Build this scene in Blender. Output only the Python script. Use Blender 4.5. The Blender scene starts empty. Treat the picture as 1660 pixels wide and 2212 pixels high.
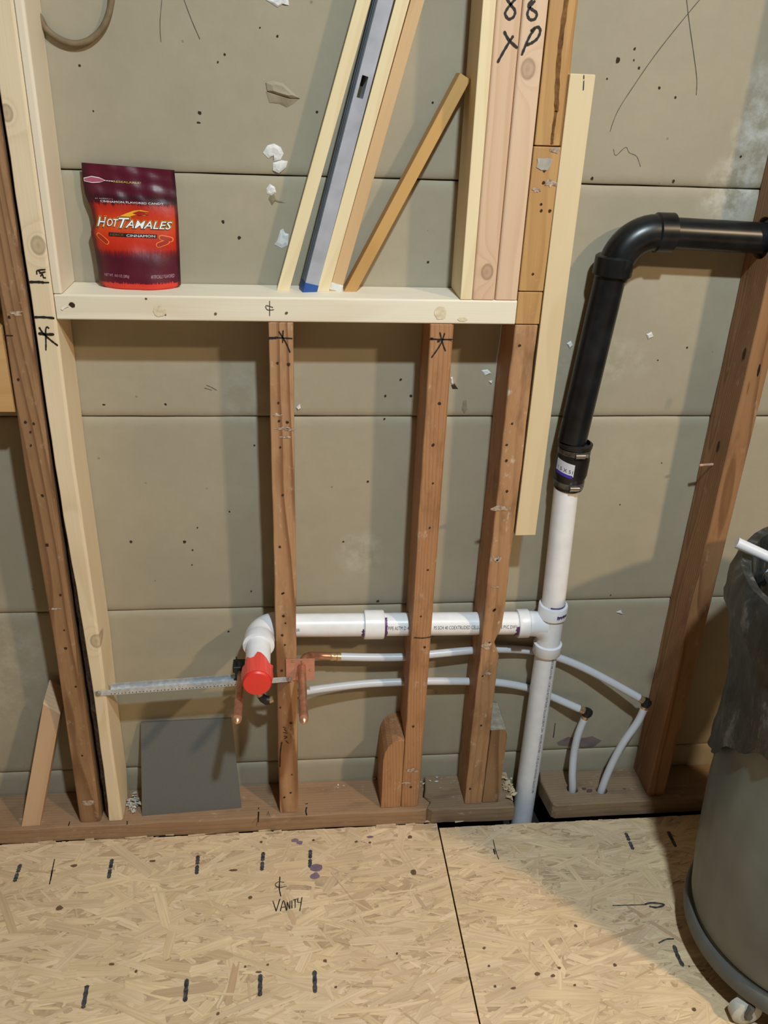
import bpy, bmesh, math, random
from mathutils import Vector, Matrix
rnd = random.Random(7)
SC = bpy.context.scene
COL = SC.collection

# ------------------------------------------------------------------ camera
F = 1873.888; PI_, YA, RO = .46785, .11671, .04099
CAM = Vector((.03723, -1.38482, 1.4691))
_f = Vector((math.sin(YA)*math.cos(PI_), math.cos(YA)*math.cos(PI_), -math.sin(PI_)))
_r = Vector((math.cos(YA), -math.sin(YA), 0)); _u = _r.cross(_f)
RR = math.cos(RO)*_r + math.sin(RO)*_u
UU = -math.sin(RO)*_r + math.cos(RO)*_u
cd = bpy.data.cameras.new('camera'); co = bpy.data.objects.new('camera', cd); COL.objects.link(co)
cd.sensor_fit = 'HORIZONTAL'; cd.sensor_width = 36; cd.lens = F/1660*36; cd.clip_start = .02
m = Matrix.Identity(4)
for i in range(3):
    m[i][0], m[i][1], m[i][2], m[i][3] = RR[i], UU[i], -_f[i], CAM[i]
co.matrix_world = m; SC.camera = co

# ------------------------------------------------------------------ world, lamps, exposure
W = bpy.data.worlds.new('world'); SC.world = W; W.use_nodes = True
W.node_tree.nodes['Background'].inputs[0].default_value = (1, .70, .38, 1)
W.node_tree.nodes['Background'].inputs[1].default_value = .062
def lamp(name, loc, power, color, radius):
    l = bpy.data.lights.new(name, 'AREA'); l.shape = 'DISK'; l.size = 2*radius; l.energy = power; l.color = color   # round ceiling downlight, facing down
    o = bpy.data.objects.new(name, l); COL.objects.link(o); o.location = loc
lamp('cool_ceiling_bulb', (.42, -1.41, 2.60), 52, (.80, .95, 1.0), .05)
lamp('warm_ceiling_bulb', (2.3, -2.3, 2.9), 97, (1.0, .74, .45), .10)
SC.view_settings.view_transform = 'Standard'; SC.view_settings.look = 'None'
SC.view_settings.gamma = 1; SC.view_settings.use_curve_mapping = False
SC.view_settings.exposure = 0.0
SC.cycles.use_denoising = True

# ------------------------------------------------------------------ helpers
def ray(px, py): return RR*((px-830)/F) + UU*((1106-py)/F) + _f
def at(px, py, Y=None, Z=None, X=None):      # the point of a true plane seen at that photo pixel
    d = ray(px, py)
    if Y is not None: t = (Y-CAM.y)/d.y
    elif Z is not None: t = (Z-CAM.z)/d.z
    else: t = (X-CAM.x)/d.x
    return CAM + d*t
def V(*a): return Vector(a)
def lerp(a, b, t): return a+(b-a)*t
def interp(tab, z):
    if z <= tab[0][0]: return tab[0][1]
    for (a, p), (b, q) in zip(tab, tab[1:]):
        if z <= b: return p+(q-p)*(z-a)/(b-a)
    return tab[-1][1]

class NT:
    def __init__(s, name):
        s.m = bpy.data.materials.new(name); s.m.use_nodes = True
        s.t = s.m.node_tree; s.b = s.t.nodes['Principled BSDF']
    def n(s, typ, ins=None, **props):
        x = s.t.nodes.new('ShaderNode'+typ)
        for k, v in props.items(): setattr(x, k, v)
        for k, v in (ins or {}).items(): s.set(x.inputs[k], v)
        return x
    def set(s, sock, v):
        if isinstance(v, bpy.types.NodeSocket): s.t.links.new(v, sock)
        elif isinstance(v, tuple) and len(v) == 3 and sock.type == 'RGBA': sock.default_value = (*v, 1)
        else: sock.default_value = v
    def math(s, op, a, b=0.0, c=None, clamp=False):
        x = s.n('Math', operation=op, use_clamp=clamp); s.set(x.inputs[0], a); s.set(x.inputs[1], b)
        if c is not None: s.set(x.inputs[2], c)
        return x.outputs[0]
    def vm(s, op, a, b=(0, 0, 0)):
        x = s.n('VectorMath', operation=op); s.set(x.inputs[0], a)
        if op == 'SCALE': s.set(x.inputs[3], b)
        elif op != 'LENGTH': s.set(x.inputs[1], b)
        return x.outputs[1] if op == 'LENGTH' else x.outputs[0]
    def ramp(s, fac, stops, interp='LINEAR'):
        x = s.n('ValToRGB'); cr = x.color_ramp; cr.interpolation = interp
        while len(cr.elements) < len(stops): cr.elements.new(.5)
        for e, (p, c) in zip(cr.elements, stops):
            e.position = p; e.color = (*c, 1) if isinstance(c, tuple) else (c, c, c, 1)
        s.set(x.inputs[0], fac); return x.outputs[0]
    def mix(s, fac, a, b, blend='MIX'):
        x = s.n('Mix', data_type='RGBA', blend_type=blend)
        s.set(x.inputs[0], fac); s.set(x.inputs[6], a); s.set(x.inputs[7], b); return x.outputs[2]
    def noise(s, vec, scale, detail=3.0, rough=.5):
        x = s.n('TexNoise', {'Vector': vec, 'Scale': scale, 'Detail': detail, 'Roughness': rough}); return x
    def bump(s, h, strength=.2, dist=.001):
        x = s.n('Bump', {'Strength': strength, 'Distance': dist, 'Height': h}); s.set(s.b.inputs['Normal'], x.outputs[0])
    def out(s, color=None, rough=None, **kw):
        if color is not None: s.set(s.b.inputs['Base Color'], color)
        if rough is not None: s.set(s.b.inputs['Roughness'], rough)
        for k, v in kw.items(): s.set(s.b.inputs[k.replace('_', ' ')], v)
        return s.m
    def obj(s): return s.n('TexCoord').outputs['Object']

def plain(name, color, rough=.5, mottle=.12, scale=60, metal=0.0, bump=.1, spec=.5):
    k = NT(name); p = k.obj(); nz = k.noise(p, scale).outputs[0]
    dark = tuple(c*(1-mottle*2) for c in color); lite = tuple(min(1, c*(1+mottle)) for c in color)
    k.bump(nz, bump, .0008)
    return k.out(k.ramp(nz, [(.3, dark), (.7, lite)]), rough, Metallic=metal, Specular_IOR_Level=spec)

def wood(name, lite, dark, seed=0, ring=.005, contrast=.5, centre=(.05, .16), tilt=.02, knots=(), rough=.65,
         stain=None, stain_amt=.5, fibre=.35, dust=0.0, wob=.012):
    k = NT(name); p = k.obj()
    q = k.vm('ADD', p, (seed*.37, seed*.71, seed*1.3))
    wobn = k.noise(k.vm('MULTIPLY', q, (7, 7, 1.6)), 1.0, 2).outputs['Color']
    pd = k.vm('ADD', p, k.vm('SCALE', k.vm('SUBTRACT', wobn, (.5, .5, .5)), wob*2))
    s = k.n('SeparateXYZ', {0: pd})
    x = k.math('ADD', k.math('SUBTRACT', s.outputs[0], centre[0]), k.math('MULTIPLY', s.outputs[2], tilt))
    y = k.math('SUBTRACT', s.outputs[1], centre[1])
    r = k.math('SQRT', k.math('ADD', k.math('MULTIPLY', x, x), k.math('MULTIPLY', y, y)))
    kmask = None
    for (kx, ky, kz, kr) in knots:
        d = k.vm('LENGTH', k.vm('MULTIPLY', k.vm('SUBTRACT', p, (kx, ky, kz)), (1/kr, .3/kr, .75/kr)))
        r = k.math('ADD', r, k.math('MULTIPLY', k.math('EXPONENT', k.math('MULTIPLY', k.math('MULTIPLY', d, d), -.35)), kr*1.2))
        core = k.ramp(d, [(.0, .75), (.45, .5), (.8, .9), (1.0, .0)])
        kmask = core if kmask is None else k.math('MAXIMUM', kmask, core)
    fr = k.math('FRACT', k.math('DIVIDE', r, ring))
    line = k.ramp(fr, [(0, 0.0), (.55, .18), (.86, 1.0), (.93, .8), (1, 0.0)])
    fib = k.noise(k.vm('MULTIPLY', q, (520, 520, 9)), 1.0, 3).outputs[0]
    big = k.noise(k.vm('MULTIPLY', q, (14, 14, 3.5)), 1.0, 3).outputs[0]
    f1 = k.math('MULTIPLY', line, contrast)
    f2 = k.math('MULTIPLY', k.math('SUBTRACT', fib, .5), fibre)
    f3 = k.math('MULTIPLY', k.math('SUBTRACT', big, .5), .7)
    fac = k.math('ADD', k.math('ADD', f1, f2), k.math('ADD', f3, .12), clamp=True)
    c = k.mix(fac, lite, dark)
    if stain is not None:
        st = k.noise(k.vm('MULTIPLY', q, (30, 30, 9)), 1.0, 4, .65).outputs[0]
        c = k.mix(k.math('MULTIPLY', k.ramp(st, [(.5, 0.0), (.68, 1.0)]), stain_amt), c, stain)
    if dust > 0:
        st = k.noise(k.vm('MULTIPLY', q, (55, 55, 30)), 1.0, 5, .7).outputs[0]
        c = k.mix(k.math('MULTIPLY', k.ramp(st, [(.6, 0.0), (.72, 1.0)]), dust), c, (.62, .55, .48))
    if kmask is not None:
        c = k.mix(k.math('MULTIPLY', kmask, .75), c, tuple(v*.42 for v in dark))
    k.bump(k.math('ADD', fib, k.math('MULTIPLY', line, .5)), .25, .0006)
    return k.out(c, rough)

class M:
    """collects rings, boxes and strips, then links them as ONE mesh object"""
    def __init__(s): s.v = []; s.f = []; s.sm = []; s.mi = []; s.cur = 0; s.uv = {}
    def add(s, vs, fs, smooth=False):
        b = len(s.v); s.v += [Vector(v) for v in vs]
        for f in fs: s.f.append([b+i for i in f]); s.sm.append(smooth); s.mi.append(s.cur)
        return b
    def loft(s, rings, caps=(True, True), smooth=True, closed=False):
        n = len(rings[0]); vs = [p for r in rings for p in r]; fs = []
        R = len(rings)
        for i in range(R if closed else R-1):
            a, c = i*n, ((i+1) % R)*n
            for j in range(n):
                k = (j+1) % n; fs.append((a+j, a+k, c+k, c+j))
        b = s.add(vs, fs, smooth)
        if not closed:
            if caps[0]: s.f.append([b+i for i in reversed(range(n))]); s.sm.append(False); s.mi.append(s.cur)
            if caps[1]: s.f.append([b+(R-1)*n+i for i in range(n)]); s.sm.append(False); s.mi.append(s.cur)
        return s
    def tube(s, path, r, n=24, caps=(True, True)):
        path = [Vector(p) for p in path]; N = len(path); rad = r if isinstance(r, (list, tuple)) else [r]*N
        tan = []
        for i in range(N):
            t = path[min(i+1, N-1)]-path[max(i-1, 0)]
            if t.length < 1e-7: t = tan[-1] if tan else path[-1]-path[0]
            tan.append(t.normalized())
        ref = V(0, 0, 1) if abs(tan[0].z) < .9 else V(0, 1, 0)
        u = (ref - tan[0]*ref.dot(tan[0])).normalized(); rings = []
        for i in range(N):
            u = (u - tan[i]*u.dot(tan[i])).normalized(); w = tan[i].cross(u)
            rings.append([path[i]+(u*math.cos(2*math.pi*j/n)+w*math.sin(2*math.pi*j/n))*rad[i] for j in range(n)])
        return s.loft(rings, caps)
    def box(s, a, b, bev=.0):
        (x0, y0, z0), (x1, y1, z1) = a, b
        if bev <= 0:
            vs = [(x, y, z) for z in (z0, z1) for (x, y) in ((x0, y0), (x1, y0), (x1, y1), (x0, y1))]
            s.add(vs, [(3, 2, 1, 0), (4, 5, 6, 7), (0, 1, 5, 4), (1, 2, 6, 5), (2, 3, 7, 6), (3, 0, 4, 7)]); return s
        rings = []
        for z, ins in ((z0, bev*.6), (z0+bev*.6, 0), (z1-bev*.6, 0), (z1, bev*.6)):
            rings.append(rrect(x0+ins, x1-ins, y0+ins, y1-ins, z, bev))
        return s.loft(rings, smooth=False)
    def obj(s, name, mats, parent=None, base=None, matrix=None, kind=None):
        me = bpy.data.meshes.new(name)
        if parent is not None: base = parent.location
        if base is None: base = V(0, 0, 0)
        base = Vector(base)
        me.from_pydata([tuple(v-base) for v in s.v] if matrix is None else [tuple(v) for v in s.v], [], s.f)
        if not isinstance(mats, (list, tuple)): mats = [mats]
        for mt in mats: me.materials.append(mt)
        me.polygons.foreach_set('use_smooth', s.sm); me.polygons.foreach_set('material_index', s.mi)
        me.update()
        bm = bmesh.new(); bm.from_mesh(me); bmesh.ops.recalc_face_normals(bm, faces=bm.faces); bm.to_mesh(me); bm.free()
        if any(s.sm): me.set_sharp_from_angle(angle=math.radians(38))
        o = bpy.data.objects.new(name, me); COL.objects.link(o)
        if parent is not None: o.parent = parent
        elif matrix is not None: o.matrix_world = matrix
        else: o.location = base
        if kind: o['kind'] = kind
        return o

def rrect(x0, x1, y0, y1, z, r, seg=3, corners=None):
    rs = corners or (r, r, r, r); P = []
    for (cx, cy, a0, q) in ((x0, y0, 180, rs[0]), (x1, y0, 270, rs[1]), (x1, y1, 0, rs[2]), (x0, y1, 90, rs[3])):
        sx = 1 if cx == x0 else -1; sy = 1 if cy == y0 else -1
        for i in range(seg+1):
            a = math.radians(a0+90*i/seg)
            P.append(V(cx+sx*q+math.cos(a)*q, cy+sy*q+math.sin(a)*q, z))
    return P

def tag(o, label, cat, group=None):
    o['label'] = label; o['category'] = cat
    if group: o['group'] = group
    return o
def thing(name, loc, label, cat, group=None):
    o = bpy.data.objects.new(name, None); COL.objects.link(o); o.location = loc; o.empty_display_size = .02
    return tag(o, label, cat, group)

def ribbon(mm, pts, w, nrm, lift=0.0):
    nrm = Vector(nrm); pts = [Vector(p)+nrm*lift for p in pts]; L = []
    for i, p in enumerate(pts):
        t = (pts[min(i+1, len(pts)-1)]-pts[max(i-1, 0)]).normalized(); s = t.cross(nrm).normalized()
        ww = w*(1+.18*math.sin(i*2.3+pts[0].x*90)); L += [p-s*ww/2, p+s*ww/2]
    e0 = (pts[0]-pts[1]).normalized()*w*.3; e1 = (pts[-1]-pts[-2]).normalized()*w*.3
    vs = L+[pts[0]+e0, pts[-1]+e1]; n = len(pts)
    fs = [(2*i, 2*i+1, 2*i+3, 2*i+2) for i in range(n-1)]+[(1, 0, 2*n), (2*n-2, 2*n-1, 2*n+1)]
    mm.add(vs, fs)
def smooth_line(p, k=4):
    if len(p) < 3: return p
    out = []
    for i in range(len(p)-1):
        a, b, c, d = p[max(i-1, 0)], p[i], p[i+1], p[min(i+2, len(p)-1)]
        for j in range(k):
            t = j/k
            out.append(tuple(.5*(2*b[q]+(c[q]-a[q])*t+(2*a[q]-5*b[q]+4*c[q]-d[q])*t*t+(3*b[q]-a[q]-3*c[q]+d[q])*t**3) for q in range(len(b))))
    out.append(p[-1]); return out
def marks(name, strokes, mat_, parent, Y=None, Z=None, w=.002, lift=.0004, kind=None):
    """pen strokes given as photo points lying on a real plane"""
    mm = M()
    nrm = (0, -1, 0) if Y is not None else (0, 0, 1)
    for st in strokes:
        ww = w
        if isinstance(st[0], (int, float)): ww, st = st[0], st[1]
        ribbon(mm, [at(x, y, Y=Y, Z=Z) for x, y in smooth_line(st)], ww, nrm, lift)
    return mm.obj(name, mat_, parent, kind=kind)
def blobs(name, pts, mat_, parent, Y=None, Z=None, lift=.0005, kind='stuff', n=8, rough=.25):
    """small irregular flat spots: (px, py, radius m[, stretch])"""
    mm = M()
    for p in pts:
        c = at(p[0], p[1], Y=Y, Z=Z); r = p[2]; st = p[3] if len(p) > 3 else 1
        ring = []
        for j in range(n):
            a = 2*math.pi*j/n; q = r*(1+rnd.uniform(-rough, rough))
            if Y is not None: ring.append(c+V(math.cos(a)*q, -lift, math.sin(a)*q*st))
            else: ring.append(c+V(math.cos(a)*q, math.sin(a)*q*st, lift))
        mm.add(ring, [tuple(range(n))])
    return mm.obj(name, mat_, parent, kind=kind)
def text_shape(body, size, shear=0.0, offset=0.0, bold=False):
    c = bpy.data.curves.new('tmp_text', 'FONT'); c.body = body; c.size = size; c.shear = shear; c.offset = offset
    c.resolution_u = 2; c.align_x = 'CENTER'
    o = bpy.data.objects.new('tmp_text', c); COL.objects.link(o)
    dg = bpy.context.evaluated_depsgraph_get(); me = bpy.data.meshes.new_from_object(o.evaluated_get(dg))
    vs = [(v.co.x, v.co.y) for v in me.vertices]; fs = [tuple(p.vertices) for p in me.polygons]
    bpy.data.objects.remove(o); bpy.data.curves.remove(c); bpy.data.meshes.remove(me)
    return vs, fs
def bore(o, cutters):
    """drill real holes: cutters are M() volumes in world space"""
    tmp = []
    for cm in cutters:
        c = cm.obj('tmp_cut', o.data.materials[0]); tmp.append(c)
        md = o.modifiers.new('b', 'BOOLEAN'); md.operation = 'DIFFERENCE'; md.solver = 'EXACT'; md.object = c
    dg = bpy.context.evaluated_depsgraph_get(); dg.update()
    me = bpy.data.meshes.new_from_object(o.evaluated_get(dg))
    bm = bmesh.new(); bm.from_mesh(me); bmesh.ops.triangulate(bm, faces=bm.faces); bm.to_mesh(me); bm.free()
    old = o.data; o.modifiers.clear(); o.data = me; me.name = old.name
    for c in tmp:
        d = c.data; bpy.data.objects.remove(c); bpy.data.meshes.remove(d)

# ------------------------------------------------------------------ materials
def kraft():
    k = NT('kraft_paper'); p = k.obj()
    a = k.noise(p, 4.5, 4).outputs[0]; b = k.noise(p, 38, 4, .6).outputs[0]; g = k.noise(p, 420, 2).outputs[0]
    c = k.ramp(a, [(.3, (.338, .300, .226)), (.7, (.398, .350, .262))])
    c = k.mix(k.math('MULTIPLY', k.ramp(b, [(.35, 0.0), (.7, 1.0)]), .35), c, (.315, .276, .205))
    c = k.mix(k.math('MULTIPLY', g, .22), c, (.43, .39, .30))
    vo = k.n('TexVoronoi', {'Vector': p, 'Scale': 26.0}); rn = k.n('SeparateColor', {0: vo.outputs['Color']})
    spot = k.math('MULTIPLY', k.math('LESS_THAN', vo.outputs['Distance'], .06), k.math('GREATER_THAN', rn.outputs[0], .8))
    c = k.mix(k.math('MULTIPLY', spot, .5), c, (.16, .13, .09))
    # chalky dust stain on the boards near the right hand post
    s = k.n('SeparateXYZ', {0: p})
    for (sx, sz, rx, rz, am) in ((.80, 1.40, .05, .15, .95), (.77, 1.31, .06, .07, .7), (.60, .93+.09, .10, .05, .35), (-.02, .95, .10, .09, .25),
                                 (.165, .63, .05, .06, .4), (-.56, .38, .12, .2, .3), (-.10, .22, .02, .04, .55), (.45, 1.0, .1, .05, .2)):
        dx = k.math('DIVIDE', k.math('SUBTRACT', s.outputs[0], sx), rx); dz = k.math('DIVIDE', k.math('SUBTRACT', s.outputs[2], sz), rz)
        d = k.math('ADD', k.math('MULTIPLY', dx, dx), k.math('MULTIPLY', dz, dz))
        mk = k.math('MULTIPLY', k.math('SUBTRACT', 1.0, d, clamp=True), k.ramp(k.noise(p, 24, 6, .7).outputs[0], [(.42, 0.0), (.66, 1.0)]))
        c = k.mix(k.math('MULTIPLY', mk, am), c, (.66, .64, .60))
    k.bump(b, .25, .002)
    return k.out(c, .78, Specular_IOR_Level=.25)
KRAFT = kraft()
DARK = plain('dark_void', (.03, .022, .015), .9)
INK = plain('black_marker_ink', (.012, .010, .010), .6, bump=0)
PENCIL = plain('grey_pencil', (.10, .085, .065), .8, bump=0)
HOLE = plain('nail_hole_dark', (.035, .018, .010), .9, bump=0)
GYP = plain('white_gypsum', (.72, .73, .74), .9, .1, 150, bump=.6)
TORN = plain('torn_paper', (.27, .225, .155), .9)
CHALK = plain('chalk_dust', (.62, .54, .45), .9)
PVC = plain('white_pvc', (.84, .85, .90), .33, .03, 40, bump=.02)
PEX = NT('translucent_pex'); PEX = PEX.out((.60, .62, .68), .32, Subsurface_Weight=.25, Subsurface_Radius=(.01, .01, .01))
PURPLE = plain('purple_primer', (.11, .04, .17), .5, bump=0)
ABS = plain('black_abs', (.008, .010, .013), .33, .35, 30, bump=.06)
RUBBER = plain('black_rubber', (.010, .009, .010), .42, .2, 60)
STEEL = plain('galvanised_steel', (.58, .60, .63), .42, .12, 120, metal=.3)
CLAMP = plain('stainless_clamp', (.60, .62, .64), .22, .05, 80, metal=1.0)
COPPER = plain('copper', (.62, .30, .19), .36, .15, 70, metal=.75)
COPPERPLATE = plain('copper_plated_strap', (.62, .28, .20), .5, .06, 90, metal=.3)
BRASS = plain('brass_ring', (.62, .42, .24), .35, .1, 90, metal=.7)
BLACKP = plain('black_plastic', (.010, .010, .011), .5)
RED = NT('red_film'); RED = RED.out((.78, .035, .025), .38, Coat_Weight=.3)
PINKRED = NT('wrinkled_red_film'); PINKRED = PINKRED.out((.80, .075, .06), .35, Coat_Weight=.3)

NEW = wood('new_spruce', (.82, .66, .43), (.66, .46, .24), 1, .006, .35, (.02, .25), .03, fibre=.3)
NEWSTUD = wood('new_spruce_post', (.80, .66, .47), (.62, .46, .27), 2, .0055, .32, (.02, .2), .02, fibre=.35,
               knots=[(-.012+.0, 0, 1.36, .010), (.006, 0, 1.18, .012), (.012, 0, .46, .013)], wob=.02)
SILLW = wood('white_spruce_sill', (.84, .78, .66), (.66, .52, .34), 3, .008, .3, (.0, .2), .0, fibre=.25)
PINK1 = wood('pink_stud_wood', (.68, .47, .32), (.54, .33, .20), 4, .006, .4, (.05, .12), .015, fibre=.3, knots=[(.002, 0, .045, .011)])
PINK2 = wood('pink_stud_wood_knotted', (.70, .50, .35), (.56, .35, .22), 5, .006, .35, (-.03, .12), .01, fibre=.3, knots=[(-.002, 0, .335, .012)])
PALE = wood('pale_pine_strip', (.82, .70, .46), (.68, .50, .28), 6, .005, .3, (.02, .14), .01, fibre=.25)
PALEJ = wood('pale_batten', (.70, .56, .36), (.58, .43, .24), 7, .006, .25, (.02, .16), .01, fibre=.25)
TAN = wood('tan_old_fir', (.52, .30, .115), (.34, .165, .055), 8, .005, .4, (.0, .12), .03, fibre=.45, dust=.35)
OLD = wood('old_fir_cathedral', (.50, .285, .150), (.24, .108, .046), 9, .0085, .95, (.01, .055), .05, fibre=.4, dust=.4, stain=(.16, .07, .03), stain_amt=.4)
OLDR = wood('old_fir_red', (.44, .225, .108), (.27, .115, .048), 10, .0045, .45, (.1, .1), .02, fibre=.5, dust=.45, stain=(.20, .085, .035), stain_amt=.55)
OLDD = wood('old_fir_scarred', (.45, .25, .125), (.27, .125, .055), 11, .005, .4, (.06, .2), .03, fibre=.5, dust=.75, stain=(.15, .075, .035), stain_amt=.6)
OLDF = wood('old_fir_brown', (.345, .193, .095), (.17, .08, .034), 12, .007, .85, (.0, .06), .04, fibre=.4, dust=.3, stain=(.17, .08, .035), stain_amt=.4)
OLDE = wood('old_fir_post', (.33, .170, .078), (.17, .075, .030), 13, .006, .75, (.02, .07), .03, fibre=.45, dust=.2, stain=(.14, .06, .025), stain_amt=.4)
PLATE = wood('dusty_sole_plate', (.35, .215, .125), (.20, .11, .058), 14, .006, .3, (.2, .3), .0, fibre=.35, dust=.35, stain=(.20, .12, .07), stain_amt=.6)
PLATE2 = wood('grey_brown_plate', (.29, .195, .12), (.16, .10, .056), 15, .006, .3, (.2, .3), .0, fibre=.35, dust=.35, stain=(.12, .08, .05), stain_amt=.6)
BLOCKO = wood('orange_fir_block', (.60, .36, .15), (.45, .24, .09), 16, .006, .3, (.0, .2), .0)
STRIPO = wood('orange_stick', (.58, .34, .12), (.42, .21, .06), 17, .005, .3, (.0, .2), .02, fibre=.3)
STRIPT = wood('tan_stick', (.62, .41, .22), (.46, .27, .12), 18, .005, .3, (.0, .2), .02, fibre=.3)
OFFCUT = wood('pinkish_offcut', (.60, .40, .25), (.46, .27, .15), 19, .005, .35, (.0, .2), .02, fibre=.3)
BARK = plain('bark_edge', (.07, .045, .030), .95, .4, 120, bump=.8)
GREYTOP = plain('grey_plaster_smear', (.38, .33, .26), .9, .15, 80, bump=.4)

# ------------------------------------------------------------------ setting: back wall of kraft faced lath boards
D = .0906
wall = bpy.data.objects.new('wall_back', None); COL.objects.link(wall); wall['kind'] = 'structure'
wm = M(); wm.box((-2.2, D+.0105, -.09), (2.8, D+.07, 3.05)); wm.obj('wall_core', DARK, wall)
g0 = 1.31826; H = .4064
XS = [-2.2+i*.02 for i in range(251)]
for row in range(-4, 5):
    zt, zb = g0-row*-H if False else g0+(-row)*H, 0
    z1 = g0-row*H; z0 = z1-H
    if z0 < -.05: z0 = -.05
    if z1 < 0: continue
    prof = []
    EDG, DEP, GAP = .019, .0052, .0009
    es = [0, .0006, .002, .0045, .008, .0125, .019]
    bot = [(z0+GAP+e, D+DEP*(1-math.sqrt(max(0, 1-(1-e/EDG)**2)))) for e in es]
    top = [(z1-GAP-e, D+DEP*(1-math.sqrt(max(0, 1-(1-e/EDG)**2)))) for e in reversed(es)]
    prof = [(z0+GAP, D+.0098)]+bot+[((z0+z1)/2, D)]+top+[(z1-GAP, D+.0098)]
    lm = M(); ph = rnd.uniform(0, 9)
    rings = []
    for x in XS:
        jt = .0006*math.sin(x*23+ph)+.0004*math.sin(x*71+ph*2); jb = .0006*math.sin(x*19+ph+2)+.0004*math.sin(x*63+ph)
        rings.append([V(x, y+.0004*math.sin(x*9+z*14), z+(jt*.4 if z > (z0+z1)/2 else jb*.4)) for z, y in prof])
    vs = [p for r in rings for p in r]; n = len(prof)
    fs = [(i*n+j, (i+1)*n+j, (i+1)*n+j+1, i*n+j+1) for i in range(len(rings)-1) for j in range(n-1)]
    lm.add(vs, fs, True); lm.obj('lath_board', KRAFT, wall)

def scrap(name, outline, mat_, parent, Y=D, depth=.0022, centre_lift=.0006):
    """irregular chip standing proud of the wall, traced where it sits on the wall plane"""
    P = [at(x, y, Y=Y) for x, y in outline]; c = sum(P, V(0, 0, 0))/len(P); mm = M(); n = len(P)
    inner = [lerp(c, p, .6)+V(0, -depth-centre_lift*rnd.random(), 0) for p in P]
    outer = [p+V(0, -depth*.35, 0) for p in P]; back = [p+V(0, .004, 0) for p in P]
    vs = back+outer+inner+[c+V(0, -depth, 0)]
    fs = []
    for j in range(n):
        k = (j+1) % n
        fs += [(j, k, n+k, n+j), (n+j, n+k, 2*n+k, 2*n+j), (2*n+j, 2*n+k, 3*n)]
    mm.add(vs, fs); return mm.obj(name, mat_, parent)
scrap('plaster_chip', [(575, 0), (622, -6), (625, 12), (612, 8), (600, 16), (585, 6)], GYP, wall)
for ol in ([(568, 330), (578, 314), (592, 310), (607, 318), (613, 332), (606, 345), (592, 348), (594, 336), (580, 342)],
           [(590, 352), (608, 346), (622, 348), (618, 362), (603, 374), (590, 368)],
           [(575, 408), (583, 397), (594, 404), (597, 416), (586, 422), (577, 418)],
           [(593, 528), (600, 518), (606, 497), (612, 494), (616, 503), (624, 506), (622, 530), (609, 536)],
           [(1225, 742), (1234, 736), (1238, 746), (1231, 753)], [(1397, 722), (1408, 717), (1412, 727), (1400, 733)],
           [(1040, 800), (1054, 798), (1062, 806), (1048, 812)], [(1056, 823), (1064, 822), (1062, 829)],
           [(974, 815), (978, 814), (980, 832), (975, 829)], [(640, 880), (648, 872), (650, 882), (644, 886)],
           [(805, 1682), (812, 1680), (813, 1686)], [(1332, 1322), (1342, 1318), (1346, 1326)]):
    scrap('plaster_chip', ol, GYP, wall)
scrap('torn_paper_flap', [(575, 178), (590, 174), (612, 180), (640, 206), (648, 212), (628, 212), (600, 204), (578, 196)], KRAFT, wall, depth=.005, centre_lift=.001)
scrap('torn_paper_patch', [(575, 198), (598, 204), (630, 213), (646, 214), (634, 224), (620, 232), (604, 224), (582, 222)], TORN, wall, depth=.001, centre_lift=.0)
scrap('torn_paper_patch', [(584, 420), (592, 418), (596, 430), (606, 434), (616, 438), (604, 438), (592, 434), (588, 444), (580, 430)], TORN, wall, depth=.0012, centre_lift=0)
scrap('torn_paper_patch', [(975, 832), (982, 828), (990, 840), (978, 840)], DARK, wall, depth=.0012, centre_lift=0)
scrap('torn_paper_patch', [(1000, 866), (1008, 864), (1010, 884), (1004, 892), (998, 884)], TORN, wall, depth=.0008, centre_lift=0)
marks('scratch', [(.0011, [(1520, -10), (1470, 50), (1415, 120), (1370, 185), (1335, 240), (1318, 285)])], PENCIL, wall, Y=D)
marks('scratch', [(.0011, [(1484, 0), (1490, 50), (1500, 120), (1506, 170), (1505, 205)])], PENCIL, wall, Y=D)
marks('scratch', [(.0011, [(1326, 322), (1331, 336), (1352, 318), (1360, 330), (1376, 338), (1384, 360)])], PENCIL, wall, Y=D)
marks('scratch', [(.0008, [(350, 0), (346, 50), (348, 90)])], PENCIL, wall, Y=D)
marks('scratch', [(.0008, [(398, 0), (415, 45), (432, 84)])], PENCIL, wall, Y=D)
marks('scratch', [(.0012, [(442, 838), (458, 843)]), (.0012, [(446, 832), (456, 836), (468, 843)])], PENCIL, wall, Y=D)
marks('pencil_tick', [(.0018, [(1200, 1562), (1196, 1593)])], INK, wall, Y=D)
scrap('primer_smear', [(1203, 1604), (1228, 1592), (1240, 1594), (1262, 1594), (1280, 1590), (1300, 1600), (1285, 1612), (1262, 1614), (1240, 1612), (1208, 1610)], plain('purple_grey_smear', (.20, .15, .15), .8), wall, depth=.0006, centre_lift=0)
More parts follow.
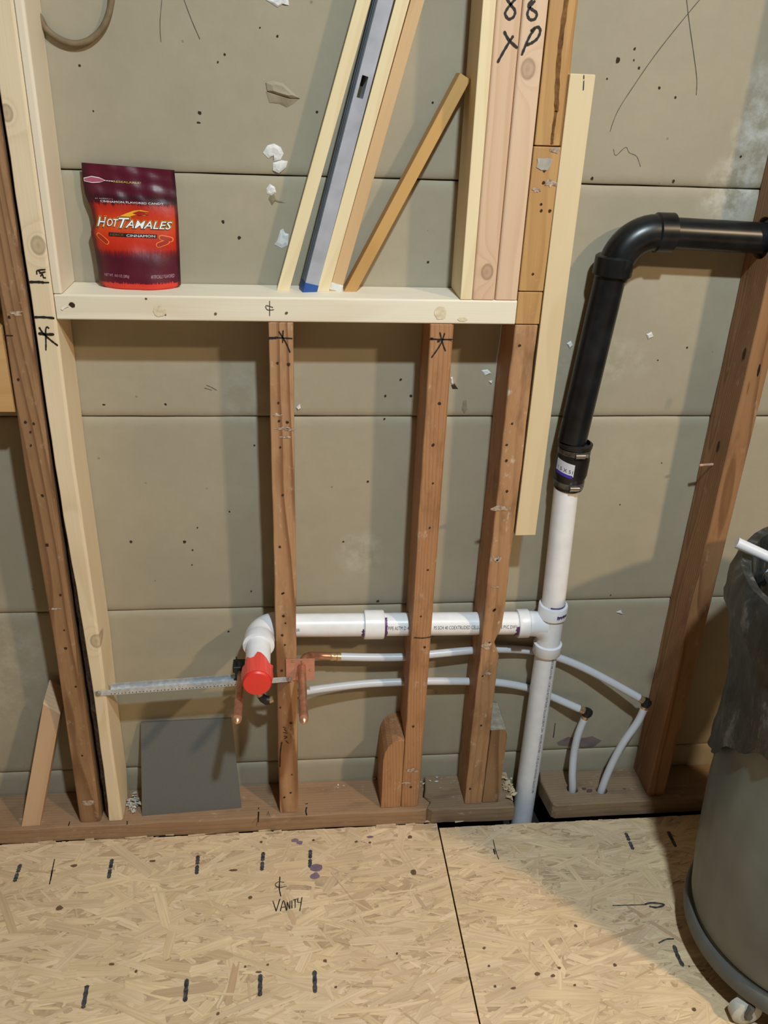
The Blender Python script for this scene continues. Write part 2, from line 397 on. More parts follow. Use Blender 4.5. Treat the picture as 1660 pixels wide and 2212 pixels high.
blobs('paper_speck', [(172, 142, .0018), (202, 240, .0016), (432, 244, .003), (486, 118, .0018), (471, 134, .0016), (430, 265, .003, .5), (482, 479, .0026), (517, 514, .0028),
    (358, 873, .0022), (224, 874, .0028, .6), (283, 1170, .0026), (399, 1170, .003), (416, 1188, .0018), (427, 1140, .0016), (415, 1220, .0014), (496, 1105, .0018), (550, 962, .0018),
    (795, 1040, .0026), (742, 1170, .002), (833, 855, .0022), (888, 855, .0026), (866, 820, .0022), (831, 904, .0022, .7), (817, 1298, .003, .7), (543, 1277, .0018), (494, 1364, .0024),
    (1336, 130, .003, 1.6), (1372, 105, .002), (1370, 130, .0014), (1381, 147, .002), (1425, 190, .0022), (1460, 210, .0022), (1312, 170, .0016), (1280, 385, .0024), (1456, 391, .0022),
    (1601, 338, .0022), (1485, 751, .002), (1422, 778, .0014), (1320, 1285, .0016), (1430, 1000, .0016), (1340, 1090, .0014), (870, 400, .0022), (925, 566, .002), (935, 222, .0018), (840, 245, .001), (685, 242, .002), (600, 78, .0018), (562, 60, .0012)], HOLE, wall, Y=D)

# ------------------------------------------------------------------ setting: floor of strand board panels
floor = bpy.data.objects.new('floor', None); COL.objects.link(floor); floor['kind'] = 'structure'
fm = M(); fm.box((-2.2, -3.7, -.16), (2.8, .16, -.09)); fm.obj('subfloor', plain('dark_subfloor', (.020, .015, .011), .9), floor)
def osb_mat():
    k = NT('strand_board'); a = k.n('Attribute', attribute_name='col', attribute_type='GEOMETRY').outputs['Color']
    uv = k.n('UVMap').outputs[0]
    g = k.noise(k.vm('MULTIPLY', uv, (10, 240, 1)), 1.0, 3).outputs[0]
    p0 = k.obj(); hue = k.noise(p0, 3.2, 2).outputs['Color']
    a = k.mix(.16, a, k.mix(.5, a, hue), 'SOFT_LIGHT')
    c = k.mix(k.ramp(g, [(.32, .38), (.62, 0.0)]), a, (.36, .245, .135))
    p = k.obj(); b = k.noise(p, 9, 4).outputs[0]
    c = k.mix(k.math('MULTIPLY', k.ramp(b, [(.42, 0.0), (.72, 1.0)]), .30), c, (.44, .33, .20))
    k.bump(g, .3, .0008)
    return k.out(c, .62)
OSB = osb_mat()
OSBBASE = plain('strand_board_core', (.52, .37, .23), .8, .12, 60)
seamT, seamB = at(948, 1790, Z=0), at(1037, 2212, Z=0)
def seam_x(y): return seamT.x+(seamB.x-seamT.x)*(y-seamT.y)/(seamB.y-seamT.y)
def clip(poly, a, b, c):                      # keep a*x+b*y<=c
    out = []
    for i in range(len(poly)):
        p, q = poly[i], poly[(i+1) % len(poly)]
        dp, dq = a*p[0]+b*p[1]-c, a*q[0]+b*q[1]-c
        if dp <= 0: out.append(p)
        if (dp < 0) != (dq < 0) and dp != dq:
            t = dp/(dp-dq); out.append(tuple(p[k]+(q[k]-p[k])*t for k in range(4)))
    return out
ks = (seamB.x-seamT.x)/(seamB.y-seamT.y)      # x = seamT.x + ks*(y-seamT.y)
def strand_panel(side, yback, seed):
    R = random.Random(seed)
    off = -.0016 if side < 0 else .0016
    base = M(); y0, y1 = -3.69, yback
    xa = lambda y: seam_x(y)+off
    far = -2.19 if side < 0 else 2.79
    q = [(far, y0), (xa(y0), y0), (xa(y1), y1), (far, y1)]
    if side > 0: q = [(xa(y0), y0), (far, y0), (far, y1), (xa(y1), y1)]
    base.add([(x, y, -.018) for x, y in q]+[(x, y, 0) for x, y in q], [(3, 2, 1, 0), (4, 5, 6, 7), (0, 1, 5, 4), (1, 2, 6, 5), (2, 3, 7, 6), (3, 0, 4, 7)])
    po = base.obj('strand_board_panel', OSBBASE, floor)
    vs, fs, uvs, cols = [], [], [], []
    xlo, xhi = (-1.15, .5) if side < 0 else (.15, 1.6)
    N = int((xhi-xlo)*1.15*6200)
    cream, dk, gr = (.80, .605, .40), (.53, .365, .225), (.69, .56, .40)
    for i in range(N):
        cx, cy = R.uniform(xlo, xhi), R.uniform(-1.15, .0)
        big = R.random() < .25
        L = R.uniform(.05, .135) if big else R.uniform(.015, .075); w = R.uniform(.007, .022) if big else R.uniform(.0015, .008)
        a = R.gauss(.06, .36) if R.random() < .8 else R.uniform(-1.5, 1.5)
        ca, sa = math.cos(a), math.sin(a); pts = []
        for (s, t) in ((-.5, -.5), (.0, -.52), (.5, -.5), (.5+R.uniform(-.1, .1), -.1), (.5+R.uniform(-.15, .05), .5), (0, .5), (-.5+R.uniform(-.05, .15), .5), (-.5+R.uniform(-.1, .1), .1)):
            l, tt = s*L+R.uniform(-.003, .003), t*w*(1+R.uniform(-.12, .12))
            pts.append((cx+ca*l-sa*tt, cy+sa*l+ca*tt, l+cx*7, tt+cy*5))
        # keep to the panel: seam side and back edge
        if side < 0: pts = clip(pts, 1, -ks, seamT.x-ks*seamT.y+off)
        else: pts = clip(pts, -1, ks, -(seamT.x-ks*seamT.y+off))
        if len(pts) < 3: continue
        pts = clip(pts, 0, 1, yback+R.uniform(-.002, .001))
        if len(pts) < 3: continue
        z = .0002+.0010*i/N; b = len(vs); tx, ty = R.uniform(-.003, .003), R.uniform(-.012, .012)
        t = min(1, max(0, R.gauss(.26, .24) if big else R.gauss(.36, .30)))
        if R.random() < .035: t = R.uniform(.8, 1.25)
        gq = R.random()*.35
        c = [lerp(lerp(cream[k], dk[k], t), gr[k], gq) for k in range(3)]
        j = R.uniform(.96, 1.04); c = (c[0]*j, c[1]*j, c[2]*j*R.uniform(.95, 1.04), 1)
        for p in pts:
            vs.append((p[0], p[1], max(.0001, z+(p[0]-cx)*tx*.3+(p[1]-cy)*ty*.3))); uvs.append((p[2], p[3]))
            cols += c
        fs.append(tuple(range(b, b+len(pts))))
    me = bpy.data.meshes.new('wood_strands'); me.from_pydata(vs, [], fs); me.materials.append(OSB)
    ul = me.uv_layers.new(name='UVMap'); li = [l.vertex_index for l in me.loops]
    ul.data.foreach_set('uv', [k for i in li for k in uvs[i]])
    ca_ = me.color_attributes.new('col', 'FLOAT_COLOR', 'POINT'); ca_.data.foreach_set('color', cols)
    o = bpy.data.objects.new('wood_strands', me); COL.objects.link(o); o.parent = po; o['kind'] = 'stuff'
    return po
panL = strand_panel(-1, -.0125, 3)
panR = strand_panel(1, -.026, 4)
ZF = .0017
STAMP = plain('faded_black_stamp', (.060, .060, .066), .7, .45, 160, bump=0)
def dash(px, py, px2, py2, par, w=.0075):
    for (a, b) in ((0, .44), (.56, 1)):
        marks('stamped_dash', [(w, [(lerp(px, px2, a), lerp(py, py2, a)), (lerp(px, px2, (a+b)/2), lerp(py, py2, (a+b)/2)), (lerp(px, px2, b), lerp(py, py2, b))])], STAMP, par, Z=ZF, lift=0)
for q in ((44, 1868, 32, 1903), (242, 1857, 235, 1896), (428, 1849, 425, 1887), (569, 1842, 566, 1879), (671, 1837, 670, 1873)): dash(*q, panL)
for q in ((188, 2130, 180, 2176), (404, 2116, 400, 2162), (563, 2106, 562, 2150), (680, 2098, 681, 2143)):
    marks('stamped_dash', [(.0075, [q[:2], (lerp(q[0], q[2], .5), lerp(q[1], q[3], .5)), q[2:]])], STAMP, panL, Z=ZF, lift=0)
dash(1353, 1800, 1368, 1834, panR); marks('stamped_dash', [(.007, [(1445, 1797), (1460, 1828)])], STAMP, panR, Z=ZF, lift=0)
marks('stamped_dash', [(.0075, [(1457, 2043), (1465, 2065), (1476, 2086)])], STAMP, panR, Z=ZF, lift=0)
marks('pen_tick', [(.002, [(118, 1856), (113, 1880), (107, 1910)]), (.003, [(113, 1880), (109, 1902)])], INK, panL, Z=ZF, lift=0)
marks('pen_tick', [(.0016, [(1066, 1814), (1071, 1836), (1078, 1856)]), (.003, [(1067, 1834), (1070, 1845)])], INK, panR, Z=ZF, lift=0)
marks('pen_tick', [(.002, [(1324, 1956), (1360, 1955), (1395, 1954)]), (.004, [(1395, 1953), (1410, 1950), (1436, 1954), (1420, 1960), (1404, 1958)])], STAMP, panR, Z=ZF, lift=0)
marks('pen_tick', [(.003, [(1424, 2037), (1440, 2029), (1456, 2028)])], STAMP, panR, Z=ZF, lift=0)
marks('centreline_symbol', [(.0022, [(605, 1894), (604, 1920), (607, 1936)]), (.0014, [(614, 1906), (602, 1905), (595, 1911), (603, 1917), (620, 1914)])], INK, panL, Z=ZF, lift=0)
marks('vanity_lettering', [(.0019, [(590, 1946), (597, 1968)]), (.0019, [(597, 1968), (605, 1942)]), (.0019, [(606, 1968), (613, 1945), (619, 1967)]), (.0015, [(609, 1960), (617, 1959)]),
    (.0018, [(620, 1966), (621, 1949)]), (.0018, [(621, 1949), (626, 1963)]), (.0018, [(626, 1963), (627, 1946)]), (.0018, [(631, 1962), (631, 1945)]), (.0018, [(634, 1944), (642, 1942)]), (.0018, [(638, 1943), (638, 1961)]),
    (.0018, [(644, 1940), (644, 1949), (651, 1949)]), (.0018, [(653, 1938), (651, 1950), (648, 1968)])], INK, panL, Z=ZF, lift=0)
PST = plain('purple_primer_drip', (.21, .14, .20), .6, bump=0)
def stain(pts, par):
    for p in pts: blobs('primer_stain', [p], PST, par, Z=ZF, lift=rnd.uniform(0, .0002), kind=None, n=12, rough=.15)
stain([(684, 1874, .013, .8), (681, 1892, .009, .9), (638, 1815, .008, .6), (648, 1820, .007, .7), (800, 1808, .007, .5)], panL)
BR = plain('brown_knot_spot', (.14, .08, .045), .7, bump=0)
blobs('knot_spot', [(128, 1962, .007, .8), (541, 1939, .0035), (703, 2076, .0035), (579, 2084, .0025), (530, 2088, .0025), (294, 2099, .003), (800, 1820, .003), (886, 1808, .005), (893, 1884, .006, 1.2), (770, 1818, .003),
    (472, 2190, .003), (565, 1819, .003), (678, 1815, .003), (858, 2060, .0025), (726, 2132, .0025), (242, 2083, .005, .6), (505, 1880, .008, .4), (330, 1860, .006, .5), (160, 1870, .007, .5), (560, 2100, .006, .4)], BR, panL, Z=ZF)
blobs('knot_spot', [(1161, 2103, .005, .8), (1195, 2108, .0035), (1244, 2000, .0035), (1047, 2048, .003), (1057, 2087, .0025), (1242, 2128, .0025), (1209, 2091, .003), (1330, 2085, .0035), (1070, 2131, .0025), (1501, 2181, .0035), (1110, 2135, .005, .6), (1490, 2088, .002)], BR, panR, Z=ZF)
fm = M()
for i in range(26):      # broken strand splinters along the plate
    p = at(rnd.uniform(-20, 1000), 1818, Z=0); x = p.x; y = -.0095-rnd.random()*.012; l = rnd.uniform(.01, .05)
    fm.add([(x, y, .002), (x+l, y+rnd.uniform(-.003, .003), .003), (x+l*.9, y+.005, .004), (x, y+.004, .003)], [(0, 1, 2, 3)])
fm.obj('edge_splinters', OSBBASE, panL, kind='stuff')

# ------------------------------------------------------------------ framing
ZP = .040
def stud(name, x0, x1, z0, z1, mat_, label, cat='stud', group=None, bev=.003, corners=None, y0=0.0, y1=D-.0004, left=None, right=None, front=None, n=2, holes=None, parent=None):
    mm = M(); rings = []
    zs = [z0, z0+.0012]+[z0+.0012+(z1-z0-.0024)*i/n for i in range(1, n+1)]+[z1]
    for i, z in enumerate(zs):
        a = x0+(left(z) if left else 0); b = x1+(right(z) if right else 0); f = y0+(front(z) if front else 0)
        ins = .0012 if i in (0, len(zs)-1) else 0
        cs = corners(z) if corners else None
        rings.append(rrect(a+ins, b-ins, f+ins, y1-ins, z, bev, 3, cs))
    mm.loft(rings, smooth=False)
    if parent is not None: return mm.obj(name, mat_, parent)
    o = mm.obj(name, mat_, base=((x0+x1)/2, y0, z0))
    tag(o, label, cat, group)
    if holes: bore(o, holes)
    return o
def wig(amp, seed, f=18):
    return lambda z: amp*(math.sin(z*f+seed)+.6*math.sin(z*f*2.7+seed*2)+.4*math.sin(z*f*6.1+seed*3))
def cyl(a, b, r, n=20): mm = M(); mm.tube([a, b], r, n); return mm

# pipe centre lines (shared by the studs' bored holes)
PY = .047
RP = .0232
h_l = at(606, 1351, Y=PY); h_c = at(805, 1350, Y=PY); h_r = at(1130, 1346.5, Y=PY)
HL = V(-.006, PY, h_l.z); HR = V(.556, PY, h_r.z)
tu = [at(728, 1418.5, Y=.06), at(800, 1420, Y=.060), at(878, 1419, Y=.062), at(935, 1413, Y=.062), at(1020, 1405, Y=.066), at(1085, 1402, Y=.076), at(1150, 1406, Y=.080), at(1205, 1420, Y=.078), at(1260, 1442, Y=.070), at(1320, 1473, Y=.058), at(1381, 1507, Y=.045)]
tl = [at(656, 1494, Y=.03), at(700, 1487, Y=.045), at(790, 1477, Y=.058), at(873, 1473, Y=.062), at(935, 1471.5, Y=.062), at(1018, 1472, Y=.066), at(1080, 1475, Y=.074), at(1140, 1486, Y=.080), at(1192, 1505, Y=.078), at(1220, 1517, Y=.072), at(1252, 1531, Y=.064)]
def cr(P, k=6): return [Vector(q) for q in smooth_line([tuple(p) for p in P], k)]
TU, TL = cr(tu), cr(tl)
def hole_h(x0, x1, path, r):
    seg = [p for p in path if x0-.03 < p.x < x1+.03]; mm = M(); mm.tube(seg, r, 14); return mm
pipe_hole = lambda x0, x1: cyl(V(x0-.02, PY, lerp(HL, HR, (x0-HL.x)/(HR.x-HL.x)).z), V(x1+.02, PY, lerp(HL, HR, (x1-HL.x)/(HR.x-HL.x)).z), .0255, 28)

SB = stud('wall_stud', 0.0, .0403, ZP, 1.1072, OLD, 'brown old stud with a starred mark under the sill, behind the red capped pipe', group=None, n=40,
          left=wig(.0004, 1), right=wig(.0005, 2), holes=[pipe_hole(0, .0403)])
SCt = stud('wall_stud', .2632, .3035, ZP, 1.1072, OLDR, 'reddish old stud with starred top, a rounded offcut beside its foot', n=40,
          corners=lambda z: (.003, .009, .003, .003), left=wig(.0004, 3), holes=[pipe_hole(.2632, .3035), hole_h(.2632, .3035, TU, .0098), hole_h(.2632, .3035, TL, .0098)])
dn = [(.30, 0), (.44, 0), (.452, -.006), (.462, -.013), (.474, -.016), (.483, -.010), (.492, -.006), (.51, -.002), (.54, 0), (1.2, 0)]
SDt = stud('wall_stud', .404, .4435, ZP, 1.1072, OLDD, 'scarred old stud notched around the white pipe, nearest left of the tee', n=70,
          right=lambda z: interp(dn, z)+wig(.0005, 5)(z), left=wig(.0007, 6), holes=[pipe_hole(.404, .4435), hole_h(.404, .4435, TU, .0098), hole_h(.404, .4435, TL, .0098)])
BH = at(1450, 503, Y=PY); BH2 = at(1640, 514, Y=PY)
bz = lambda x: BH.z+(BH2.z-BH.z)*(x-BH.x)/(BH2.x-BH.x)
SE = stud('wall_stud', .823, .8627, ZP, 2.45, OLDE, 'tall dark brown stud by the grey bin, pierced by the black pipe', n=60, left=wig(.0004, 8),
          holes=[cyl(V(.79, PY, bz(.79)), V(.9, PY, bz(.9)), .034, 28)])
SF = stud('wall_stud', -.4116, -.3712, ZP, 2.45, OLDF, 'tall brown old stud at the left, rough edge against the new white post', n=50,
          left=lambda z: interp([(0, -.006), (.5, .001), (.86, 0), (1.1, .004), (1.45, .010), (2.4, .012)], z), right=lambda z: interp([(0, -.003), (.5, -.001), (.86, .002), (1.1, .003), (1.45, .003), (2.4, .003)], z),
          corners=lambda z: (.003, .006, .003, .003))
la = [(0, .0045), (.26, .0095), (.48, .0095), (.7, .004), (.86, .0008), (1.17, .002), (1.5, 0), (2.4, 0)]
ra = [(0, -.002), (.26, -.0035), (.48, .0005), (.86, -.002), (1.17, .001), (2.4, .001)]
SA = stud('wall_stud', -.3625, -.3275, ZP, 2.45, NEWSTUD, 'new pale spruce post with bark edge and inked marks, left end of the sill', n=50, left=lambda z: interp(la, z)+wig(.0006, 4, 26)(z), right=lambda z: interp(ra, z), corners=lambda z: (.002, .005, .003, .002))
bm_ = M(); rings = []
for i in range(60):
    z = .05+i*1.5/59; a = -.3625+interp(la, z)+wig(.0006, 4, 26)(z); w = max(.0015, min(.012, a+.3615+.002))+.0006*math.sin(i*1.9)
    f = .004+.0015*math.sin(i*2.7)
    rings.append([V(a-w, f+.006, z), V(a-.0002, f-.001, z), V(a-.0002, .05, z), V(a-w, .05, z)])
bm_.loft(rings, smooth=False); bm_.obj('bark_edge', BARK, SA)['label'] = 'dark rough bark edge'

TR = stud('trimmer_strip', -.3262, -.3133, 1.1478, 2.45, wood('white_trimmer', (.80, .70, .56), (.68, .54, .38), 22, .006, .3, (.0, .2), .01), 'thin white trimmer strip standing on left end of the sill', 'trimmer', n=2, corners=lambda z: (.001, .004, .002, .001))

# sill: grain runs along the length
def lumber_x(name, x0, x1, y0, y1, z0, z1, mat_, label, cat, bev=.003, n=20, shape=None):
    """a plank lying along x, its mesh local z along the grain"""
    mm = M(); rings = []
    for i in range(n+1):
        t = i/n; L = t*(x1-x0); sh = shape(x0+L) if shape else (0, 0, 0)
        ring = rrect(-(z1-z0)/2+sh[1], (z1-z0)/2+sh[2], 0+sh[0], y1-y0, L, bev)
        rings.append(ring)
    mm.loft(rings, smooth=False)
    mt = Matrix(((0, 0, 1, x0), (0, 1, 0, y0), (-1, 0, 0, (z0+z1)/2), (0, 0, 0, 1)))
    o = mm.obj(name, mat_, matrix=mt); tag(o, label, cat); return o
sill = lumber_x('window_sill_plank' if False else 'sill_plank', -.3255, .4035, 0, D-.0004, 1.1077, 1.1472, SILLW, 'white two by four laid flat as a sill between the posts', 'plank')
def child_marks(name, parent, strokes, mat_, **kw):
    """marks on a rotated or free standing thing: built in world space, then parented with its inverse"""
    o = marks(name, strokes, mat_, None, **kw); bpy.context.view_layer.update()
    o.parent = parent; o.matrix_parent_inverse = parent.matrix_world.inverted(); return o
def child_blobs(name, parent, pts, mat_, **kw):
    o = blobs(name, pts, mat_, None, **kw); bpy.context.view_layer.update()
    o.parent = parent; o.matrix_parent_inverse = parent.matrix_world.inverted(); return o
YF = -.0006
child_marks('pencil_symbol', sill, [(.0012, [(583, 650), (583, 682)]), (.0012, [(590, 664), (575, 660), (578, 669), (592, 669)])], PENCIL, Y=YF, lift=.0002)
child_blobs('screw_hole', sill, [(156, 658, .0045)], HOLE, Y=YF)
child_blobs('small_knot', sill, [(316, 645, .0016), (466, 678, .0022), (619, 676, .0024), (358, 680, .0012)], BR, Y=YF)
child_blobs('resin_streak', sill, [(952, 676, .010, 1.1), (345, 672, .010, .9), (1000, 690, .008, .4)], plain('yellow_resin', (.74, .63, .45), .6, .1, 120), Y=YF, lift=.0002, n=18, rough=.10)
child_marks('wood_splinter', sill, [(.003, [(134, 668), (140, 663), (148, 660)])], plain('pale_splinter', (.85, .80, .70), .7), Y=YF, lift=.001)

# studs standing on the sill
P1 = stud('one_by_four_board', .3093, .3284, 1.1474, 2.45, PALE, 'pale one-by-four on edge, leftmost upright at the sill\'s right end', 'board', bev=.0012)
P2 = stud('stud_offcut', .3290, .3662, 1.1474, 2.45, PINK1, 'pinkish upright stud with knot near its foot, standing on the sill', 'stud', corners=lambda z: (.004, .004, .003, .003))
P3 = stud('stud_offcut', .3668, .4036, 1.1474, 2.45, PINK2, 'pinkish upright stud with round knot below inked letter P', 'stud', corners=lambda z: (.004, .004, .003, .003))
T1 = stud('fir_block', .4044, .4452, 1.1086, 1.1612, TAN, 'short tan fir block between two saw cuts, at the sill end', 'block', corners=lambda z: (.002, .003, .002, .002), bev=.002)
T2 = stud('fir_block', .4044, .4452, 1.1626, 1.3792, TAN, 'long tan fir block with plaster smears and nail holes, above the sill', 'block', bev=.002, n=20, right=lambda z: .002*(z-1.16)/.2)
T3 = stud('wall_stud', .4050, .4452, 1.3806, 2.45, TAN, 'tan old stud with resin streak and waney edge at the top', 'stud', n=30, right=lambda z: .0025+.001*math.sin(z*20), corners=lambda z: (.002, .010, .003, .003))
mm = M(); rings = []
for i in range(30):
    z = 1.381+i*1.06/29; w = .007+.002*math.sin(i*1.1)
    rings.append([V(.440, .004+.002*math.sin(i), z), V(.4452+w*.6, .010, z), V(.4452+w, .03, z), V(.4452+w, .08, z), V(.440, .08, z)])
mm.loft(rings, smooth=False); mm.obj('waney_edge', wood('waney_fir', (.46, .26, .10), (.28, .13, .045), 31, .003, .6), T3)
J = stud('batten', .4462, .4846, at(1135, 1156, Y=0).z, at(1262, 160, Y=0).z, PALEJ, 'pale square batten nailed along the right side of the studs', 'batten', y0=-.002, y1=.040, bev=.0012, n=2)

# marks and nail holes on the framing
child_marks('star_mark', SA, [(.0042, [(84, 720), (99, 722), (116, 722)]), (.0026, [(85, 707), (92, 718), (100, 726), (114, 738), (125, 746)]), (.0022, [(106, 709), (102, 706), (99, 712), (99.5, 735), (99.5, 756)])], INK, Y=YF)
child_marks('cut_line', SA, [(.0036, [(64, 609), (85, 609), (95, 610)]), (.002, [(92, 610), (106, 610)])], INK, Y=YF)
child_marks('cut_line', SA, [(.0034, [(74, 685), (95, 685), (117, 687)])], INK, Y=YF)
child_marks('inked_scribble', SA, [(.0020, [(80, 592), (81, 584), (98, 582)]), (.0020, [(84, 585), (88, 589)]), (.0020, [(86, 590), (98, 587)]), (.0020, [(88, 596), (92, 592), (94, 599), (99, 600)])], INK, Y=YF)
child_marks('star_mark', SB, [(.0036, [(582, 730), (590, 730), (600, 729)]), (.002, [(598, 729), (615, 730), (632, 731)]), (.0020, [(603, 716), (612, 730), (620, 744), (627, 761)]), (.0020, [(612, 714), (611, 740)])], INK, Y=YF)
child_marks('star_mark', SCt, [(.0036, [(930, 731), (936, 732)]), (.0022, [(930, 732), (955, 733), (979, 733)]), (.0020, [(951, 718), (957, 742), (963, 758)]), (.0022, [(961, 720), (954, 740), (943, 758), (933, 772)])], INK, Y=YF)
child_marks('cut_line', SCt, [(.0020, [(895, 1377), (915, 1378), (938, 1374)])], INK, Y=YF)
child_marks('inked_code', SB, [(.0014, [(612, 1570), (618, 1573)]), (.0014, [(614, 1575), (620, 1580)]), (.0014, [(612, 1582), (622, 1584)]), (.0014, [(614, 1590), (621, 1592), (614, 1596)]), (.0014, [(618, 1600), (624, 1606)])], INK, Y=YF)
child_marks('split_crack', SB, [(.0026, [(609, 1603), (606, 1625), (605, 1656)])], HOLE, Y=YF)
child_marks('pen_stroke', SF, [(.0014, [(8, 724), (28, 725)])], INK, Y=YF)
def nails(par, pts, r=.0024): child_blobs('nail_holes', par, [(x, y, r*rnd.uniform(.75, 1.25)) for x, y in pts], HOLE, Y=YF)
nails(SB, [(600, 784), (624, 787), (602, 870), (603, 909), (621, 912), (606, 966), (611, 1069), (605, 1181), (613, 1281), (617, 1346), (610, 1282), (616, 1393), (613, 1330), (610, 1372), (609, 1448), (606, 1528), (629, 1562), (631, 1673), (628, 1712), (615, 1722)])
nails(SCt, [(948, 736), (950, 871), (936, 961), (936, 1044), (929, 1140), (925, 1231), (910, 1331), (918, 1398), (888, 1700), (893, 1569)])
nails(SDt, [(1123, 746), (1107, 915), (1095, 961), (1095, 995), (1096, 1061), (1075, 1210), (1070, 1316), (1068, 1318), (1058, 1388), (1043, 1460), (1040, 1567), (1016, 1704)])
nails(SF, [(20, 685), (40, 820), (55, 912), (66, 933), (73, 915), (67, 962), (92, 1070), (102, 1177), (131, 1285), (139, 1361), (142, 1400), (164, 1483), (178, 1632)])
nails(T2, [(1177, 368), (1175, 394), (1170, 441), (1188, 455), (1170, 455), (1152, 592)], .0022)
nails(J, [(1157, 958)], .0026)
SMEAR = plain('white_plaster_smear', (.47, .35, .27), .9, .3, 200, bump=.5)
def smear(par, pts): child_blobs('plaster_smear', par, pts, SMEAR, Y=YF, lift=.0003, n=16, rough=.35)
smear(SB, [(612, 925, .014, .18), (625, 928, .010, .25), (618, 944, .010, .22), (600, 896, .008, .4)]); smear(SDt, [(1080, 1098, .014, .4), (1076, 1208, .008, .7), (1071, 1268, .008, .2), (1052, 1395, .010, .9), (1054, 1455, .008, .5)])
smear(SCt, [(890, 1664, .012, .5), (880, 1692, .010, .4)]); smear(SF, [(120, 1315, .010, .25), (36, 676, .008, .5), (190, 1735, .014, .6)])
child_blobs('plaster_smear', T2, [(1178, 352, .013, .7)], plain('grey_glue', (.40, .37, .33), .6), Y=YF, n=10)
smear(T2, [(1200, 325, .008, .5), (1190, 395, .010, .5), (1160, 410, .006, .6)])
child_marks('resin_streak', T3, [(.0065, [(1226, -10), (1216, 60), (1208, 130), (1204, 200), (1203, 240)]), (.004, [(1202, 240), (1196, 280), (1193, 310)])], plain('brown_resin', (.19, .085, .025), .35, .3, 90), Y=.0 - .0006)
marks88 = [(.0034, [(1122, -12), (1110, 2), (1097, 18), (1092, 30), (1100, 41), (1111, 35), (1113, 22), (1104, 10), (1095, -4)])]
child_marks('inked_lettering', P2, marks88+[(.0036, [(1090, 68), (1100, 86), (1118, 103)]), (.0036, [(1109, 78), (1100, 92), (1088, 112), (1076, 134)])], INK, Y=YF)
child_marks('inked_lettering', P3, [(.0034, [(1156, 2), (1146, 14), (1140, 30), (1146, 42), (1157, 40), (1160, 28), (1150, 20), (1142, 12), (1150, 0)]), (.0036, [(1156, 62), (1146, 76), (1136, 98), (1128, 118)]), (.0036, [(1148, 66), (1162, 58), (1168, 66), (1162, 82), (1150, 92), (1138, 97)])], INK, Y=YF)
child_marks('split_crack', J, [(.0014, [(1262, 162), (1262, 170)]), (.0014, [(1262, 174), (1261, 194)])], INK, Y=-.0026)

# sole plates
def plate(name, front, back, z1, mat_, label, jag=None, holes=None):
    """plank on the floor given by its top outline"""
    mm = M(); O = front+back; n = len(O)
    ins = []
    c = sum((V(*p) for p in O), V(0, 0))/n
    vs = [V(x, y, 0.0004) for x, y in O]+[V(x, y, z1-.003) for x, y in O]+[V(x+(.002 if x < c.x else -.002), y+(.002 if y < c.y else -.002), z1) for x, y in O]
    fs = [tuple(reversed(range(n))), tuple(range(2*n, 3*n))]
    for k in (0, 1):
        for j in range(n): fs.append((k*n+j, k*n+(j+1) % n, (k+1)*n+(j+1) % n, (k+1)*n+j))
    mm.add(vs, fs)
    mt = None
    o = mm.obj(name, mat_, base=(c.x, c.y, 0)); tag(o, label, 'plank')
    if holes: bore(o, holes)
    return o
# rotate grain for planks along x: swap axes inside a copy of the wood material
def along_x(mt):
    m2 = mt.copy(); t = m2.node_tree; tc = [n for n in t.nodes if n.type == 'TEX_COORD'][0]
    mp = t.nodes.new('ShaderNodeMapping'); mp.inputs['Rotation'].default_value = (0, math.pi/2, 0)
    for l in list(t.links):
        if l.from_node == tc:
            to = l.to_socket; t.links.remove(l); t.links.new(mp.outputs[0], to)
    t.links.new(tc.outputs['Object'], mp.inputs[0]); return m2
PLX, PLX2 = along_x(PLATE), along_x(PLATE2)
frontL = [(-2.15, -.010)]+[(-1.4+i*.05, -.010+.0012*math.sin(i*1.7)) for i in range(34)]+[(.300, -.011)]
bx = at(918, 1742, Z=ZP); bx2 = at(935, 1756, Z=.02)
plL = plate('sole_plate', frontL+[(.318, -.009)], [(.330, .012), (.316, .03), (.322, .055), (.326, D-.0006), (-2.15, D-.0006)], ZP, PLX, 'long dusty sole plate under the left studs, ending in a break')
plM = plate('sole_plate', [(.3215, -.004), (.331, -.012), (.36, -.010), (.42, -.013), (.47, -.014), (.5145, -.014)], [(.516, .02), (.5145, .05), (.515, D-.0006), (.3285, D-.0006), (.3245, .055), (.3185, .03), (.3325, .012)], ZP, PLX2, 'short split sole plate piece between the break and the white pipe')
r0 = at(1300, 1706, Z=ZP); r1 = at(1237, 1704, Z=ZP)
risA = cr([at(1392, 1531, Y=.040), at(1378, 1560, Y=.038), at(1345, 1608, Y=.034), at(1318, 1660, Y=.030), V(r0.x, r0.y, ZP), V(r0.x-.006, r0.y-.002, -.015)])
risB = cr([at(1263, 1553, Y=.060), at(1250, 1585, Y=.056), at(1241, 1625, Y=.050), at(1237, 1670, Y=r1.y+.006), V(r1.x, r1.y, ZP), V(r1.x, r1.y, -.015)])
def vh(path, r=.0135): mm = M(); mm.tube([p for p in path if p.z < .06]+[path[-1]+V(0, 0, -.02)], r, 14); return mm
plR = plate('sole_plate', [(.600, .0), (.602, -.010), (.610, -.0155), (.70, -.015), (.85, -.015), (1.0, -.014), (2.7, -.012)], [(2.7, D-.0006), (.598, D-.0006), (.592, .06), (.596, .03)], ZP, PLX2,
            'grey brown sole plate right of the white pipe with two tubes rising', holes=[vh(risA), vh(risB)])
child_blobs('primer_stain', plR, [(1274, 1708, .009, .6), (1262, 1704, .006, .6), (1350, 1704, .004, .6)], plain('plum_stain', (.12, .06, .06), .8), Z=ZP+.0002, kind='stuff')
